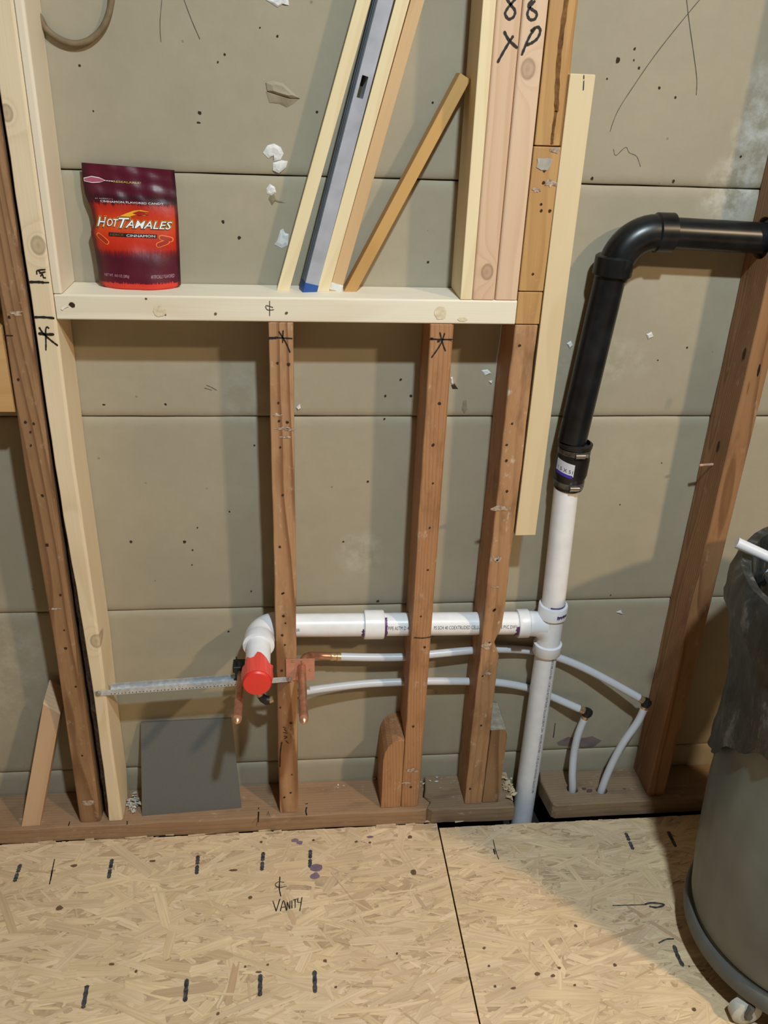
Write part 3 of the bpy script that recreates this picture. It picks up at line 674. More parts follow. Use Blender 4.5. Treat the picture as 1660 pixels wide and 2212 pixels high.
child_marks('pen_tick', plL, [(.0022, [(151, 1775), (148, 1784)])], INK, Z=ZP+.0002); child_marks('pen_tick', plL, [(.0022, [(275, 1774), (275, 1781)])], INK, Z=ZP+.0002)
child_marks('pen_tick', plL, [(.003, [(559, 1754), (558, 1776)]), (.002, [(559, 1745), (559, 1748)])], INK, Z=ZP+.0002)
child_marks('pen_tick', plL, [(.003, [(663, 1744), (661, 1752), (663, 1761)]), (.002, [(660, 1737), (665, 1736)])], INK, Z=ZP+.0002)
child_marks('pen_tick', plL, [(.0014, [(577, 1762), (580, 1753), (582, 1762)])], PENCIL, Z=ZP+.0002)

# block between studs at the far left
blk = lumber_x('blocking_plank', -.80, -.4125, .0, D-.0004, at(15, 891, Y=0).z, at(15, 891, Y=0).z+.14, BLOCKO, 'orange wood blocking between studs at the far left', 'plank', bev=.002)

# ------------------------------------------------------------------ offcuts at the foot of the studs
def extrude_xz(name, outline, y0, y1, mat_, label, cat, base, bev=.002, top_mat=None, zsplit=None):
    mm = M(); n = len(outline); c = V(sum(p[0] for p in outline)/n, sum(p[1] for p in outline)/n)
    sh = [(lerp(p[0], c.x, .04), lerp(p[1], c.y, .012)) for p in outline]
    vs = [V(x, y0, z) for x, z in sh]+[V(x, y0+bev, z) for x, z in outline]+[V(x, y1, z) for x, z in outline]
    fs = [tuple(range(n)), tuple(reversed(range(2*n, 3*n)))]+[(k*n+j, k*n+(j+1) % n, (k+1)*n+(j+1) % n, (k+1)*n+j) for k in (0, 1) for j in range(n)]
    mm.add(vs, fs); o = mm.obj(name, mat_, base=base); tag(o, label, cat); return o
zt = at(860, 1600, Y=0).z
extrude_xz('scab_block', [(.2192, ZP), (.2626, ZP), (.2626, zt), (.250, zt-.001), (.238, zt-.007), (.228, zt-.018), (.2215, zt-.034), (.2192, zt-.055)], .0, D-.0006, OLDR, 'red brown scab block with rounded shoulder, beside the starred reddish stud', 'block', (.24, 0, ZP))
zt = at(1080, 1576, Y=0).z; zm = at(1080, 1592, Y=0).z
o = extrude_xz('scab_block', [(.4442, ZP), (.4815, ZP), (.4820, zm-.004), (.481, zt-.010), (.477, zt-.002), (.470, zt), (.4456, zt-.001)], .0015, D-.0006, OLDF, 'short scab block with grey plastered top, beside the notched stud', 'block', (.463, 0, ZP))
gm = M(); topo = [(.4452, zt-.0006), (.470, zt+.0006), (.4772, zt-.0012), (.4814, zt-.0096), (.4824, zt-.016)]; rg = []
for yy in (.0012, D-.004): rg.append([V(x, yy, z) for x, z in topo]+[V(x-.0012, yy, z-.0016) for x, z in reversed(topo)])
gm.loft(rg, smooth=False)
q = gm.obj('plaster_top', GREYTOP, None); q.parent = o; q.matrix_parent_inverse = Matrix.Translation(-Vector(o.location)); q['label'] = 'grey plaster smear over the rounded top'

def stick(name, b, t, w, d, mat_, label, cat='stick', ytilt=0.0, toplen=0.0, bev=.001, peak=0.0, tilt=None, lowcut=True):
    """square stick whose front centre line runs from b to t; local z along its length, its foot cut level"""
    b, t = Vector(b), Vector(t); ez = (t-b).normalized(); L = (t-b).length+toplen
    ey = V(0, 1, 0); ey = (ey-ez*ey.dot(ez)).normalized()
    if tilt: ey = (Matrix.Rotation(tilt, 3, ez) @ ey).normalized()
    ex = ey.cross(ez)
    mt = Matrix(((ex.x, ey.x, ez.x, b.x), (ex.y, ey.y, ez.y, b.y), (ex.z, ey.z, ez.z, b.z), (0, 0, 0, 1)))
    mm = M(); r0 = rrect(-w/2, w/2, 0, d, 0, bev)
    if lowcut:
        r0 = [V(p.x, p.y, -(p.x*ex.z+p.y*ey.z)/ez.z) for p in r0]
    r1 = rrect(-w/2, w/2, 0, d, L, bev)
    if peak: r1 = [V(p.x, p.y, L+peak*((.5+p.x/w)*-.5+p.y/d)) for p in r1]
    mm.loft([r0, r1], smooth=False); o = mm.obj(name, mat_, matrix=mt); tag(o, label, cat); return o
ob = at(66, 1785, Z=ZP)
stick('offcut', (ob.x, ob.y, ZP+.0008), at(113, 1524, Y=.035), .036, .036, OFFCUT, 'pale offcut with slanted top leaning on the left brown stud', 'offcut', peak=.035, bev=.0015)

# ------------------------------------------------------------------ sticks and metal bar leaning on the sill
ZS = 1.1474
YS = .046
S1 = stick('furring_stick', V(at(611.5, 625, Y=YS).x, YS, ZS), at(786.5, 0, Y=YS), .0195, .020, PALE, 'pale pine stick leaning left of the grey metal bar', toplen=.06)
S2 = stick('furring_stick', V(at(698, 626, Y=YS).x, YS, ZS), at(870.5, 0, Y=YS), .0195, .038, PALE, 'pale pine stick leaning right of the grey metal bar', toplen=.06)
S3 = stick('furring_stick', V(at(725.5, 626, Y=YS).x, YS+.004, ZS), at(903, 0, Y=YS+.004), .0195, .038, STRIPT, 'tan stick with whitened foot leaning against the pale stick', toplen=.06)
wt = M(); wt.box((-.0099, -.0005, .0005), (.0099, .036, .012)); q = wt.obj('whitened_foot', plain('white_paint', (.74, .76, .74), .7), None, matrix=Matrix.Identity(4)); q.parent = S3; q['label'] = 'white painted foot'
S4 = stick('furring_stick', V(at(757, 627, Y=.047).x, .047, ZS), at(1006, 165, Y=.047), .0185, .036, STRIPO, 'short orange stick leaning against the upright boards on the sill', toplen=0)
# level
lb, lt = V(at(670, 626, Y=.040).x, .040, ZS), at(834, 0, Y=.040)
ez = (lt-lb).normalized(); ey = (V(0, 1, 0)-ez*ez.y).normalized(); ey = Matrix.Rotation(math.radians(12), 3, ez) @ ey; ex = ey.cross(ez)
LM = Matrix(((ex.x, ey.x, ez.x, lb.x), (ex.y, ey.y, ez.y, lb.y), (ex.z, ey.z, ez.z, lb.z), (0, 0, 0, 1)))
lev = bpy.data.objects.new('metal_bar', None); COL.objects.link(lev); lev.matrix_world = LM; tag(lev, 'grey metal bar with slot hole and blue end cap leaning on the sill', 'bar')
GREYM = plain('blue_grey_metal', (.42, .44, .52), .45, .10, 25, metal=.1); GREYD = plain('dark_blue_grey_metal', (.13, .155, .19), .5, .1, 40, metal=.1)
BLUE = plain('blue_plastic', (.02, .09, .36), .45)
mm = M(); w = .0222; zs0, zs1 = at(780, 187, Y=.04), 0
zh = (at(783, 188, Y=.04)-lb).dot(ez); Lh = (lt-lb).length+.06
def lring(z, i=0): return [V(-w/2, 0, z), V(w/2, 0, z), V(w/2, .026, z), V(-w/2, .026, z)]
mm.loft([lring(.013), lring(Lh)], smooth=False)
body = mm.obj('bar_body', GREYM, None); body.parent = lev
cut = M(); cut.box((-.006, -.01, zh-.0155), (.004, .02, zh+.0155), .001)
md = body.modifiers.new('b', 'BOOLEAN'); cobj = cut.obj('tmp_cut', GREYM); cobj.matrix_world = LM; md.object = cobj; md.solver = 'EXACT'
bpy.context.view_layer.update(); dg = bpy.context.evaluated_depsgraph_get(); me = bpy.data.meshes.new_from_object(body.evaluated_get(dg)); body.modifiers.clear(); body.data = me; bpy.data.objects.remove(cobj)
mm = M(); mm.box((-.0058, .0182, zh-.0153), (.0038, .0192, zh+.0153)); q = mm.obj('slot_floor', plain('olive_dark', (.06, .045, .012), .8), None); q.parent = lev
for (yy, ww) in ((.002, .003), (.011, .004), (.020, .004)):
    mm = M(); mm.box((-w/2-.0012, yy, .014), (-w/2+.0002, yy+ww, Lh)); q = mm.obj('side_rib', GREYD, None); q.parent = lev
mm = M(); mm.loft([[V(p.x, p.y, -(p.x*ex.z+p.y*ey.z)/ez.z+.0002) for p in rrect(-w/2-.0008, w/2+.0008, -.0008, .0268, 0, .002)], rrect(-w/2-.0008, w/2+.0008, -.0008, .0268, .013, .002)], smooth=False)
q = mm.obj('end_cap', BLUE, None); q.parent = lev; q['label'] = 'blue plastic end cap'

# ------------------------------------------------------------------ candy pouch on the sill
BX0, BX1, BZ0, BZ1 = -.2668, -.1400, 1.1474, 1.3235
pouch = thing('candy_pouch', (-.2035, .045, BZ0), 'maroon and orange cinnamon candy pouch standing on the sill', 'pouch')
lt_ = [(0, .004), (.02, -.002), (.15, -.002), (.30, -.004), (.40, -.006), (.47, -.008), (.55, -.0015), (.66, -.004), (.76, -.011), (.88, -.013), (1, -.012)]
rt_ = [(0, -.005), (.02, 0), (.2, .0005), (.6, .002), (.85, .001), (1, .0)]
def bag_pt(u, v, back=False, off=0.0):
    zz = BZ0+v*(BZ1-BZ0)+(.006*(1-u) if v > .6 else 0)*max(0, (v-.6)/.4)*1.2
    x0, x1 = BX0+interp(lt_, v), BX1+interp(rt_, v)
    th = .052*(1-.93*min(1, (v/.86))**1.35) if v < .86 else .0028
    prof = max(0, 1-abs(2*u-1)**2.6)**.75
    wr = .0009*math.sin(u*6+v*9)+.0005*math.sin(u*17-v*9)+.0003*math.sin(v*31+u*5)
    if v > .74: wr += .0006*math.sin(u*30+v*9)+.0005*math.sin(v*60+u*8)
    yb = .062+.015*v
    y = yb + (1 if back else -1)*(th/2*prof) + (wr*(.3+prof) if not back else 0) - (off if not back else 0)
    return V(lerp(x0, x1, u), y, zz)
def bag_mat():
    k = NT('printed_pouch_film'); uv = k.n('UVMap').outputs[0]; s = k.n('SeparateXYZ', {0: uv}); u, v = s.outputs[0], s.outputs[1]
    fl = k.noise(k.vm('MULTIPLY', uv, (60, 9, 1)), 1.0, 3, .6).outputs[0]
    vv = k.math('ADD', v, k.math('MULTIPLY', k.math('SUBTRACT', fl, .5), .10))
    mar, org, drk = (.085, .008, .021), (.80, .085, .012), (.030, .006, .010)
    c = k.ramp(vv, [(.0, (.66, .038, .02)), (.045, (.66, .038, .02)), (.055, (.10, .008, .022)), (.27, (.085, .008, .020)), (.315, (.20, .012, .015)), (.34, (.46, .022, .008)), (.43, (.56, .030, .009)), (.53, (.62, .066, .011)), (.62, (.56, .034, .009)), (.695, (.42, .022, .010)), (.715, (.06, .006, .012)), (.76, (.035, .006, .012)), (.79, mar), (1, (.095, .008, .023))])
    v2 = k.ramp(v, [(.0, 1.0), (.046, 1.0), (.052, 0.0), (1, 0.0)])
    c = k.mix(v2, c, (.68, .045, .025))
    ed = k.math('MAXIMUM', k.ramp(k.math('ADD', u, k.math('MULTIPLY', k.math('SUBTRACT', fl, .5), .04)), [(.03, 1.0), (.09, 0.0), (1, 0.0)]), k.ramp(u, [(0, 0.0), (.955, 0.0), (.975, 1.0)]))
    c = k.mix(k.math('MULTIPLY', ed, .85), c, drk)
    nz = k.noise(uv, 7, 3).outputs[0]; k.bump(nz, .2, .003)
    return k.out(c, .38, Specular_IOR_Level=.4)
BAGM = bag_mat()
NU, NV = 36, 48
def bag_grid(back):
    vs = [bag_pt(i/NU, j/NV, back)-Vector(pouch.location) for j in range(NV+1) for i in range(NU+1)]
    fs = [(j*(NU+1)+i, j*(NU+1)+i+1, (j+1)*(NU+1)+i+1, (j+1)*(NU+1)+i) for j in range(NV) for i in range(NU)]
    return vs, fs
vs, fs = bag_grid(False); vb, fb = bag_grid(True); off = len(vs)
base_ring = list(range(NU+1)); botf = [(i, off+i, off+i+1, i+1) for i in range(NU)]
me = bpy.data.meshes.new('pouch_film'); me.from_pydata(vs+vb, [], fs+[tuple(reversed([off+i for i in f])) for f in fb]+botf)
ul = me.uv_layers.new(name='UVMap')
UVS = [(i/NU, j/NV) for j in range(NV+1) for i in range(NU+1)]*2
ul.data.foreach_set('uv', [c for l in me.loops for c in UVS[l.vertex_index]]); me.materials.append(BAGM)
for p in me.polygons: p.use_smooth = True
po = bpy.data.objects.new('pouch_film', me); COL.objects.link(po); po.parent = pouch
BW, BHh = BX1-BX0, BZ1-BZ0
def flat(name, color, rough=.4): k = NT(name); return k.out(color, rough)
WHITE = flat('print_white', (.86, .87, .92)); BLK = flat('print_black', (.012, .008, .008)); YEL = flat('print_yellow', (.85, .42, .03)); LILAC = flat('print_pale_pink', (.50, .30, .36)); OLIVE = flat('print_olive', (.55, .48, .10))
DRED = flat('print_dark_red', (.38, .022, .012)); GOLD = flat('print_bronze', (.20, .13, .03)); LORG = flat('print_light_orange', (.85, .22, .04)); MAUVE = flat('print_mauve', (.42, .10, .18))
def on_bag(name, vs2, fs2, mat_, off):
    mm = M(); mm.add([bag_pt(u, v, off=off) for u, v in vs2], fs2); return mm.obj(name, mat_, pouch)
def bag_text(name, body, u, v, wid, hgt, mat_, off=.0005, shear=0.0, grow=0.0, arch=0.0):
    vs2, fs2 = text_shape(body, 1.0, shear, 0.0)
    xs = [p[0] for p in vs2]; ys = [p[1] for p in vs2]; a, b, c, d = min(xs), max(xs), min(ys), max(ys)
    if grow: vs2, fs2 = text_shape(body, 1.0, shear, grow)
    q = [(u+((x-a)/(b-a)-.5)*wid, v+((y-c)/(d-c)-.5)*hgt+arch*((x-a)/(b-a)-.5)) for x, y in vs2]
    return on_bag(name, q, fs2, mat_, off)
def bag_poly(name, pts, mat_, off=.0009):
    P = []
    for a, b in zip(pts, pts[1:]+pts[:1]):
        P += [(lerp(a[0], b[0], i/4), lerp(a[1], b[1], i/4)) for i in range(4)]
    n = len(P); c = (sum(p[0] for p in P)/n, sum(p[1] for p in P)/n); vs2, fs2 = [], []
    for q in (1, .75, .5, .25): vs2 += [(c[0]+(p[0]-c[0])*q, c[1]+(p[1]-c[1])*q) for p in P]
    for k in range(3): fs2 += [(k*n+i, k*n+(i+1) % n, (k+1)*n+(i+1) % n, (k+1)*n+i) for i in range(n)]
    vs2.append(c); fs2 += [(3*n+i, 3*n+(i+1) % n, 4*n) for i in range(n)]
    return on_bag(name, vs2, fs2, mat_, off)
for (mt, gr, of) in ((YEL, .075, .0012), (BLK, .052, .0016), (WHITE, .006, .0021)):
    bag_text('brand_lettering', 'H', .115, .566, .105, .078, mt, of+.0001, .28, gr)
    bag_text('brand_lettering', 'OT', .240, .562, .135, .062, mt, of, .28, gr, -.004)
    bag_text('brand_lettering', 'T', .375, .562, .125, .080, mt, of+.0002, .28, gr)
    bag_text('brand_lettering', 'AMALES', .662, .550, .535, .064, mt, of+.0001, .28, gr, -.010)
bag_poly('flame_emblem', [(.33, .615), (.42, .640), (.50, .660), (.58, .668), (.68, .655), (.60, .652), (.66, .640), (.58, .640), (.64, .622), (.52, .628), (.44, .612)], YEL, .0008)
bag_poly('flame_emblem', [(.48, .640), (.56, .660), (.68, .652), (.62, .648), (.67, .632), (.56, .625), (.52, .632)], DRED, .0012)
bag_poly('flavour_banner', [(.22, .450), (.22, .482), (.76, .470), (.76, .440)], BLK, .0008)
bag_text('flavour_lettering', 'FIERCE', .31, .463, .15, .018, GOLD, .0013)
bag_text('flavour_lettering', 'CINNAMON', .58, .457, .32, .020, WHITE, .0013, arch=-.004)
bag_text('small_lettering', '#1 AMERICA\'S', .20, .742, .20, .011, LILAC, .0011)
bag_text('small_lettering', 'CINNAMON FLAVORED CANDY', .50, .722, .70, .016, WHITE, .0011, arch=-.002)
bag_text('small_lettering', 'RESEALABLE!', .48, .878, .29, .015, OLIVE, .0011)
bag_poly('tear_tab', [(.015, .889), (.10, .907), (.18, .900), (.25, .880), (.18, .861), (.10, .855), (.015, .864)], WHITE, .0005)
bag_poly('tear_tab', [(.02, .885), (.10, .902), (.18, .895), (.24, .880), (.18, .866), (.10, .860), (.02, .868)], MAUVE, .0009)
bag_text('small_lettering', '----', .28, .880, .10, .006, WHITE, .0011)
bag_text('small_lettering', 'NET WT. 10.0 OZ (283g)', .25, .115, .31, .030, LILAC, .0011)
bag_text('small_lettering', 'ARTIFICIALLY FLAVORED', .80, .115, .27, .030, LILAC, .0011)
def capsule(u, v, L, w, ang):
    pts = []
    for i in range(14):
        a = 2*math.pi*i/14; x = math.copysign(abs(math.cos(a))**.5, math.cos(a))*L; y = math.copysign(abs(math.sin(a))**.7, math.sin(a))*w
        pts.append((u+x*math.cos(ang)-y*math.sin(ang), v+(x*math.sin(ang)+y*math.cos(ang))*.72))
    return pts
for (u, v, a) in ((.14, .425, -.75), (.86, .435, -.25), (.82, .395, .35)):
    bag_poly('candy_picture', capsule(u, v, .083, .034, a), LORG, .0007); bag_poly('candy_picture', capsule(u, v, .072, .024, a), DRED, .0011)

# ------------------------------------------------------------------ looped shadow on the wall, built as a thin brown tube
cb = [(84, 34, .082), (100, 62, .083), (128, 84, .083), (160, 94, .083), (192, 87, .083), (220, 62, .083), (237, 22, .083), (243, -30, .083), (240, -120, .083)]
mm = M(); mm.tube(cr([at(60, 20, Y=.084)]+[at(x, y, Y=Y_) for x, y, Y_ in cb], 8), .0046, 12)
o = mm.obj('shadow_loop', plain('loop_shadow_brown', (.20, .145, .085), .7), base=at(160, 94, Y=.083)); tag(o, 'brown tube standing in for a looped shadow on the wall behind the white post', 'shadow_loop')

# ------------------------------------------------------------------ white drain pipe
tee = V(.5565, PY, HR.z)
drain = thing('drain_pipe', (.5562, PY, -.088), 'white plastic drain pipe with tee, side run and forward stub', 'pipe')
zup0 = at(1187, 1306, Y=PY).z; zlow = at(1175, 1400, Y=PY).z
utop = at(1223, 1056, Y=PY)
mm = M(); mm.tube([(.5562, PY, -.088), (.5562, PY, .2), (.5563, PY, zlow+.012)], RP, 32); mm.obj('lower_pipe', PVC, drain)
mm = M(); mm.tube([(.5565, PY, zup0-.02), (utop.x, PY, utop.z+.02)], RP, 32); mm.obj('upper_pipe', PVC, drain)
RH = .0292
def hubrings(a, b, r, chs=.0015):
    a, b = Vector(a), Vector(b); t = (b-a).normalized()
    return [a, a+t*.0001, a+t*chs, b-t*chs, b-t*.0001, b], [RP, r-chs, r, r, r-chs, RP]
tm = M()
ztop, zbot = zup0+.002, zlow-.010
tm.tube([(.5565, PY, zbot), (.5565, PY, zbot+.0001), (.5565, PY, zbot+.0015), (.5565, PY, zbot+.024), (.5565, PY, zbot+.026), (.5565, PY, tee.z), (.5565, PY, ztop-.030), (.5565, PY, ztop-.028), (.5565, PY, ztop-.0015), (.5565, PY, ztop-.0001), (.5565, PY, ztop)],
        [RP, RH-.001, RH, RH, RH-.0042, RH-.0045, RH-.0045, RH, RH, RH-.001, RP], 36)
xl0 = at(1117, 1346, Y=PY).x
tm.tube([(xl0, PY, tee.z), (xl0+.0001, PY, tee.z), (xl0+.0015, PY, tee.z), (xl0+.022, PY, tee.z), (xl0+.024, PY, tee.z), (.545, PY, tee.z-.002)], [RP, RH-.001, RH, RH, RH-.0040, RH-.0046], 36)
sw = [V(xl0+.02, PY, tee.z-.002), V(.535, PY, tee.z-.006), V(.550, PY, tee.z-.018), V(.5565, PY, tee.z-.036)]
tm.tube(cr(sw, 4), [.0243]*(len(cr(sw, 4))), 28)
tm.obj('sanitary_tee', PVC, drain)
mm = M(); mm.tube([lerp(HL, HR, .06), lerp(HL, HR, .9)], RP, 36); mm.obj('side_pipe', PVC, drain)
ca, cb_ = at(786, 1350, Y=PY), at(829, 1350, Y=PY)
cz = lambda x: lerp(HL, HR, (x-HL.x)/(HR.x-HL.x)).z
mm = M(); pa, ra_ = hubrings((ca.x, PY, cz(ca.x)), (cb_.x, PY, cz(cb_.x)), RH); mm.tube(pa, ra_, 36); mm.obj('coupling', PVC, drain)
# elbow from the side run to the forward stub
ex0 = -.0315; ze = HL.z
er = .043; ep = [V(.032, PY, ze), V(ex0+er, PY, ze)]
for i in range(1, 13):
    a = math.pi/2*i/12; ep.append(V(ex0+er-er*math.sin(a), PY-er+er*math.cos(a), ze-.001*i/12))
yelb = PY-er
mm = M(); mm.tube(ep, [.0288, .0288]+[.0282]*10+[.0282, .0288], 32)
mm.tube([V(ex0, yelb, ze-.001), V(ex0, yelb-.001, ze-.001), V(ex0, yelb-.020, ze-.002), V(ex0, yelb-.0215, ze-.002)], [.0288, .0300, .0300, RP], 32); mm.obj('elbow', PVC, drain)
capY = -.122
zcap = ze-.008
mm = M(); mm.tube([V(ex0, yelb-.01, ze-.0015), V(ex0, capY+.004, zcap)], RP, 32); mm.obj('stub_pipe', PVC, drain)
# purple primer rings
def ring_band(c, axis, r, n=28, w=.003, jag=.0015, arc=(0, 2*math.pi), name='primer_ring', seed=1):
    R = random.Random(seed); mm = M(); axis = Vector(axis).normalized(); ref = V(0, -1, 0); s = axis.cross(ref).normalized(); L = []
    for i in range(n+1):
        a = lerp(arc[0], arc[1], i/n); d = ref*math.cos(a)+s*math.sin(a)
        L.append(Vector(c)+d*r-axis*(w/2+R.uniform(-jag, jag))); L.append(Vector(c)+d*r+axis*(w/2+R.uniform(-jag, jag)*.4))
    mm.add(L, [(2*i, 2*i+1, 2*i+3, 2*i+2) for i in range(n)], True); mm.obj(name, PURPLE, drain)
ring_band((.5565, PY, ztop+.0022), (0, 0, 1), RP+.0004, w=.0035, jag=.0005, seed=1)
ring_band((xl0-.0028, PY, tee.z), (1, 0, 0), RP+.0004, w=.006, jag=.0022, seed=2)
ring_band((cb_.x+.0025, PY, cz(cb_.x)), (1, 0, 0), RP+.0004, w=.006, jag=.002, arc=(-1.2, 1.4), seed=3)
ring_band((ca.x-.0025, PY, cz(ca.x)), (1, 0, 0), RP+.0004, w=.004, jag=.0018, arc=(-.2, 1.5), seed=4)
ring_band((.5565, PY, ztop-.016), (0, 0, 1), RH+.0004, w=.006, jag=.003, arc=(.05, .9), seed=5)
PRINT = plain('black_pipe_print', (.03, .03, .04), .6, bump=0)
def pipe_text(body, p0, axis, r, size, ang, xs=.62):
    """lettering wrapped round a pipe: runs along axis from p0, ang = position round the pipe (0 faces the room)"""
    vs2, fs2 = text_shape(body, size); xmin = min(v[0] for v in vs2); axis = Vector(axis).normalized(); ref = V(0, -1, 0); s = ref.cross(axis).normalized(); mm = M()
    mm.add([Vector(p0)+axis*(x-xmin)*xs+(ref*math.cos(ang+y/r)+s*math.sin(ang+y/r))*(r+.0003) for x, y in vs2], fs2); mm.obj('pipe_print', PRINT, drain)
def ptx(px): x = at(px, 1358, Y=PY-RP).x; return V(x, PY, cz(x))
AX = (HR-HL).normalized()
ang0 = .10
for body, px in (('TE PIPE ASTM D 4', 829), ('PS SCH 40 COEXTRUDED CELLULAR', 938), ('E PVC DWV', 1083)):
    pipe_text(body, ptx(px), AX, RP, .0105, ang0)
pipe_text('BR', ptx(641), AX, RP, .009, ang0-.05)
# vertical print on the lower pipe
pipe_text('WHITE PIPE ASTM F891 1-1/2 IPS SCH 40 COEXTRUDED CELLULAR CORE PVC DWV   WHITE PIPE ASTM F891 1-1/2 IPS SCH 40 COEXTRUDED CELLULAR CORE', V(.5562, PY, zlow-.012), (0, 0, -1), RP, .0085, .26)

# red cap
cap = thing('film_cover', (ex0, capY, zcap), 'red plastic film cap over the white stub pipe end', 'cover')
mm = M(); mm.tube([V(ex0, capY-.0035, zcap), V(ex0, capY-.003, zcap), V(ex0, capY, zcap), V(ex0, capY+.004, zcap)], [.018, .0238, .0262, .0262], 32, caps=(True, False))
mm.tube([V(ex0, capY+.004, zcap), V(ex0, capY+.018, zcap)], [.0262, .0246], 32, caps=(False, False)); mm.obj('cap_disc', RED, cap)
mm = M(); n = 28; L = []
for i in range(n+1):
    a = 2*math.pi*i/n; r1 = .0266; ext = .028+.020*max(0, math.sin(a))+.005*math.sin(a*5+1)+.004*math.sin(a*9); r2 = .0255+.004*abs(math.sin(a*3.3+.5))
    L.append(V(ex0+r1*math.cos(a), capY+.002, zcap+r1*math.sin(a))); L.append(V(ex0+r2*math.cos(a), capY+ext, zcap+.002+r2*math.sin(a)))
mm.add(L, [(2*i, 2*i+1, 2*i+3, 2*i+2) for i in range(n)], False)
q = mm.obj('film_skirt', PINKRED, cap)

# ------------------------------------------------------------------ black vent pipe and rubber coupling
RB = .0262
vb0 = at(1238, 945, Y=PY); vb1 = at(1322, 590, Y=PY)
vent = thing('vent_pipe', (vb0.x, PY, vb0.z), 'black plastic vent pipe rising from the rubber coupling and turning right', 'pipe')
zc = BH.z; erb = .062
xc = vb1.x+.004
mm = M(); mm.tube([vb0+(vb0-vb1).normalized()*.006, vb1+V(0, 0, .01)], RB, 32); mm.obj('vertical_pipe', ABS, vent)
ep = [V(vb1.x+.001, PY, vb1.z), V(xc, PY, zc-erb)]
for i in range(1, 13):
    a = math.pi/2*i/12; ep.append(V(xc+erb-erb*math.cos(a), PY, zc-erb+erb*math.sin(a)))
ep.append(V(xc+erb+.014, PY, zc))
mm = M(); mm.tube(ep, [.0292]*len(ep), 32)
hz = vb1.z-.004
mm.tube([V(vb1.x+.0005, PY, hz), V(vb1.x+.0005, PY, hz+.0015), V(vb1.x+.002, PY, hz+.030), V(vb1.x+.002, PY, hz+.034)], [.029, .0325, .0325, .029], 32)
hx = xc+erb-.004
mm.tube([V(hx, PY, zc), V(hx+.003, PY, zc), V(hx+.030, PY, zc), V(hx+.032, PY, zc)], [.029, .0318, .0318, .027], 32)
mm.obj('elbow', ABS, vent)
mm = M(); mm.tube([V(hx+.02, PY, zc), V(.80, PY, bz(.80)), V(2.4, PY, bz(2.4))], RB-.001, 32); mm.obj('horizontal_pipe', ABS, vent)
hx2 = at(1652, 515, Y=PY).x
mm = M(); mm.tube([V(hx2, PY, bz(hx2)), V(hx2+.002, PY, bz(hx2)), V(hx2+.045, PY, bz(hx2)), V(hx2+.046, PY, bz(hx2))], [.026, .0315, .0315, .026], 32); mm.obj('end_coupling', ABS, vent)

rc0 = at(1228, 1050, Y=PY); rc1 = at(1244, 955, Y=PY); axr = (rc1-rc0).normalized(); Lr = (rc1-rc0).length
coup = thing('rubber_coupling', rc0, 'black rubber coupling with two steel clamps joining black and white pipes', 'coupling')
mm = M(); ts = [(-.004, .0236), (-.003, .0262), (.004, .0278), (.012, .0268), (.020, .0280), (.028, .0305), (.060, .0312), (.070, .0292), (.082, .0285), (.0835, .0315), (.090, .0322), (.0915, .0300), (.093, .0268)]
kk = (Lr+.002)/.093
mm.tube([rc0+axr*t*kk for t, r in ts], [r for t, r in ts], 36, caps=(False, False)); mm.obj('rubber_sleeve', RUBBER, coup)
for (t, r) in ((.009, .0285), (.076, .0302)):
    c = rc0+axr*t*kk
    mm = M(); mm.tube([c-axr*.0055, c-axr*.005, c+axr*.005, c+axr*.0055], [r-.002, r, r, r-.002], 36); cl = mm.obj('clamp_band', plain('dark_clamp_band', (.20, .19, .18), .4, .3, 60, metal=.8), coup)
    mm = M(); cc = c+V(.004, -r-.002, 0); mm.tube([cc-V(.012, 0, 0), cc-V(.0115, 0, 0), cc+V(.006, 0, 0), cc+V(.0062, 0, 0)], [.003, .0056, .0056, .003], 14); mm.tube([cc+V(.006, 0, 0), cc+V(.012, 0, 0), cc+V(.0122, 0, 0)], [.0032, .0036, .002], 8)
    mm.obj('clamp_screw', CLAMP, coup)
def wrap_patch(c, r, a0, a1, h0, h1, mat_, name, skew=0.0, n=10):
    mm = M(); L = []
    for i in range(n+1):
        a = lerp(a0, a1, i/n); d = V(math.sin(a), -math.cos(a), 0)
        L += [c+d*r+axr*(h0+skew*i/n), c+d*r+axr*(h1+skew*i/n)]
    mm.add(L, [(2*i, 2*i+1, 2*i+3, 2*i+2) for i in range(n)], True); return mm.obj(name, mat_, coup)
cm_ = rc0+axr*.044*kk
wrap_patch(cm_, .0318, -1.35, -.15, -.004, .020, plain('white_sticker', (.62, .63, .72), .5, .03), 'sticker', -.007)
wrap_patch(cm_, .0319, -1.3, -.20, -.0085, -.0025, plain('blue_sticker_band', (.05, .03, .36), .5, .03), 'sticker_band', -.0062)
vs2, fs2 = text_shape('1.5 X 51', .0095); xs = [v[0] for v in vs2]; mm = M()
mm.add([cm_+V(math.sin(-.70+x/.030), -math.cos(-.70+x/.030), 0)*.0321+axr*(y+.0-.007*(.55+x/.04)*1.0+.0015) for x, y in vs2], fs2); mm.obj('sticker_print', PRINT, coup)

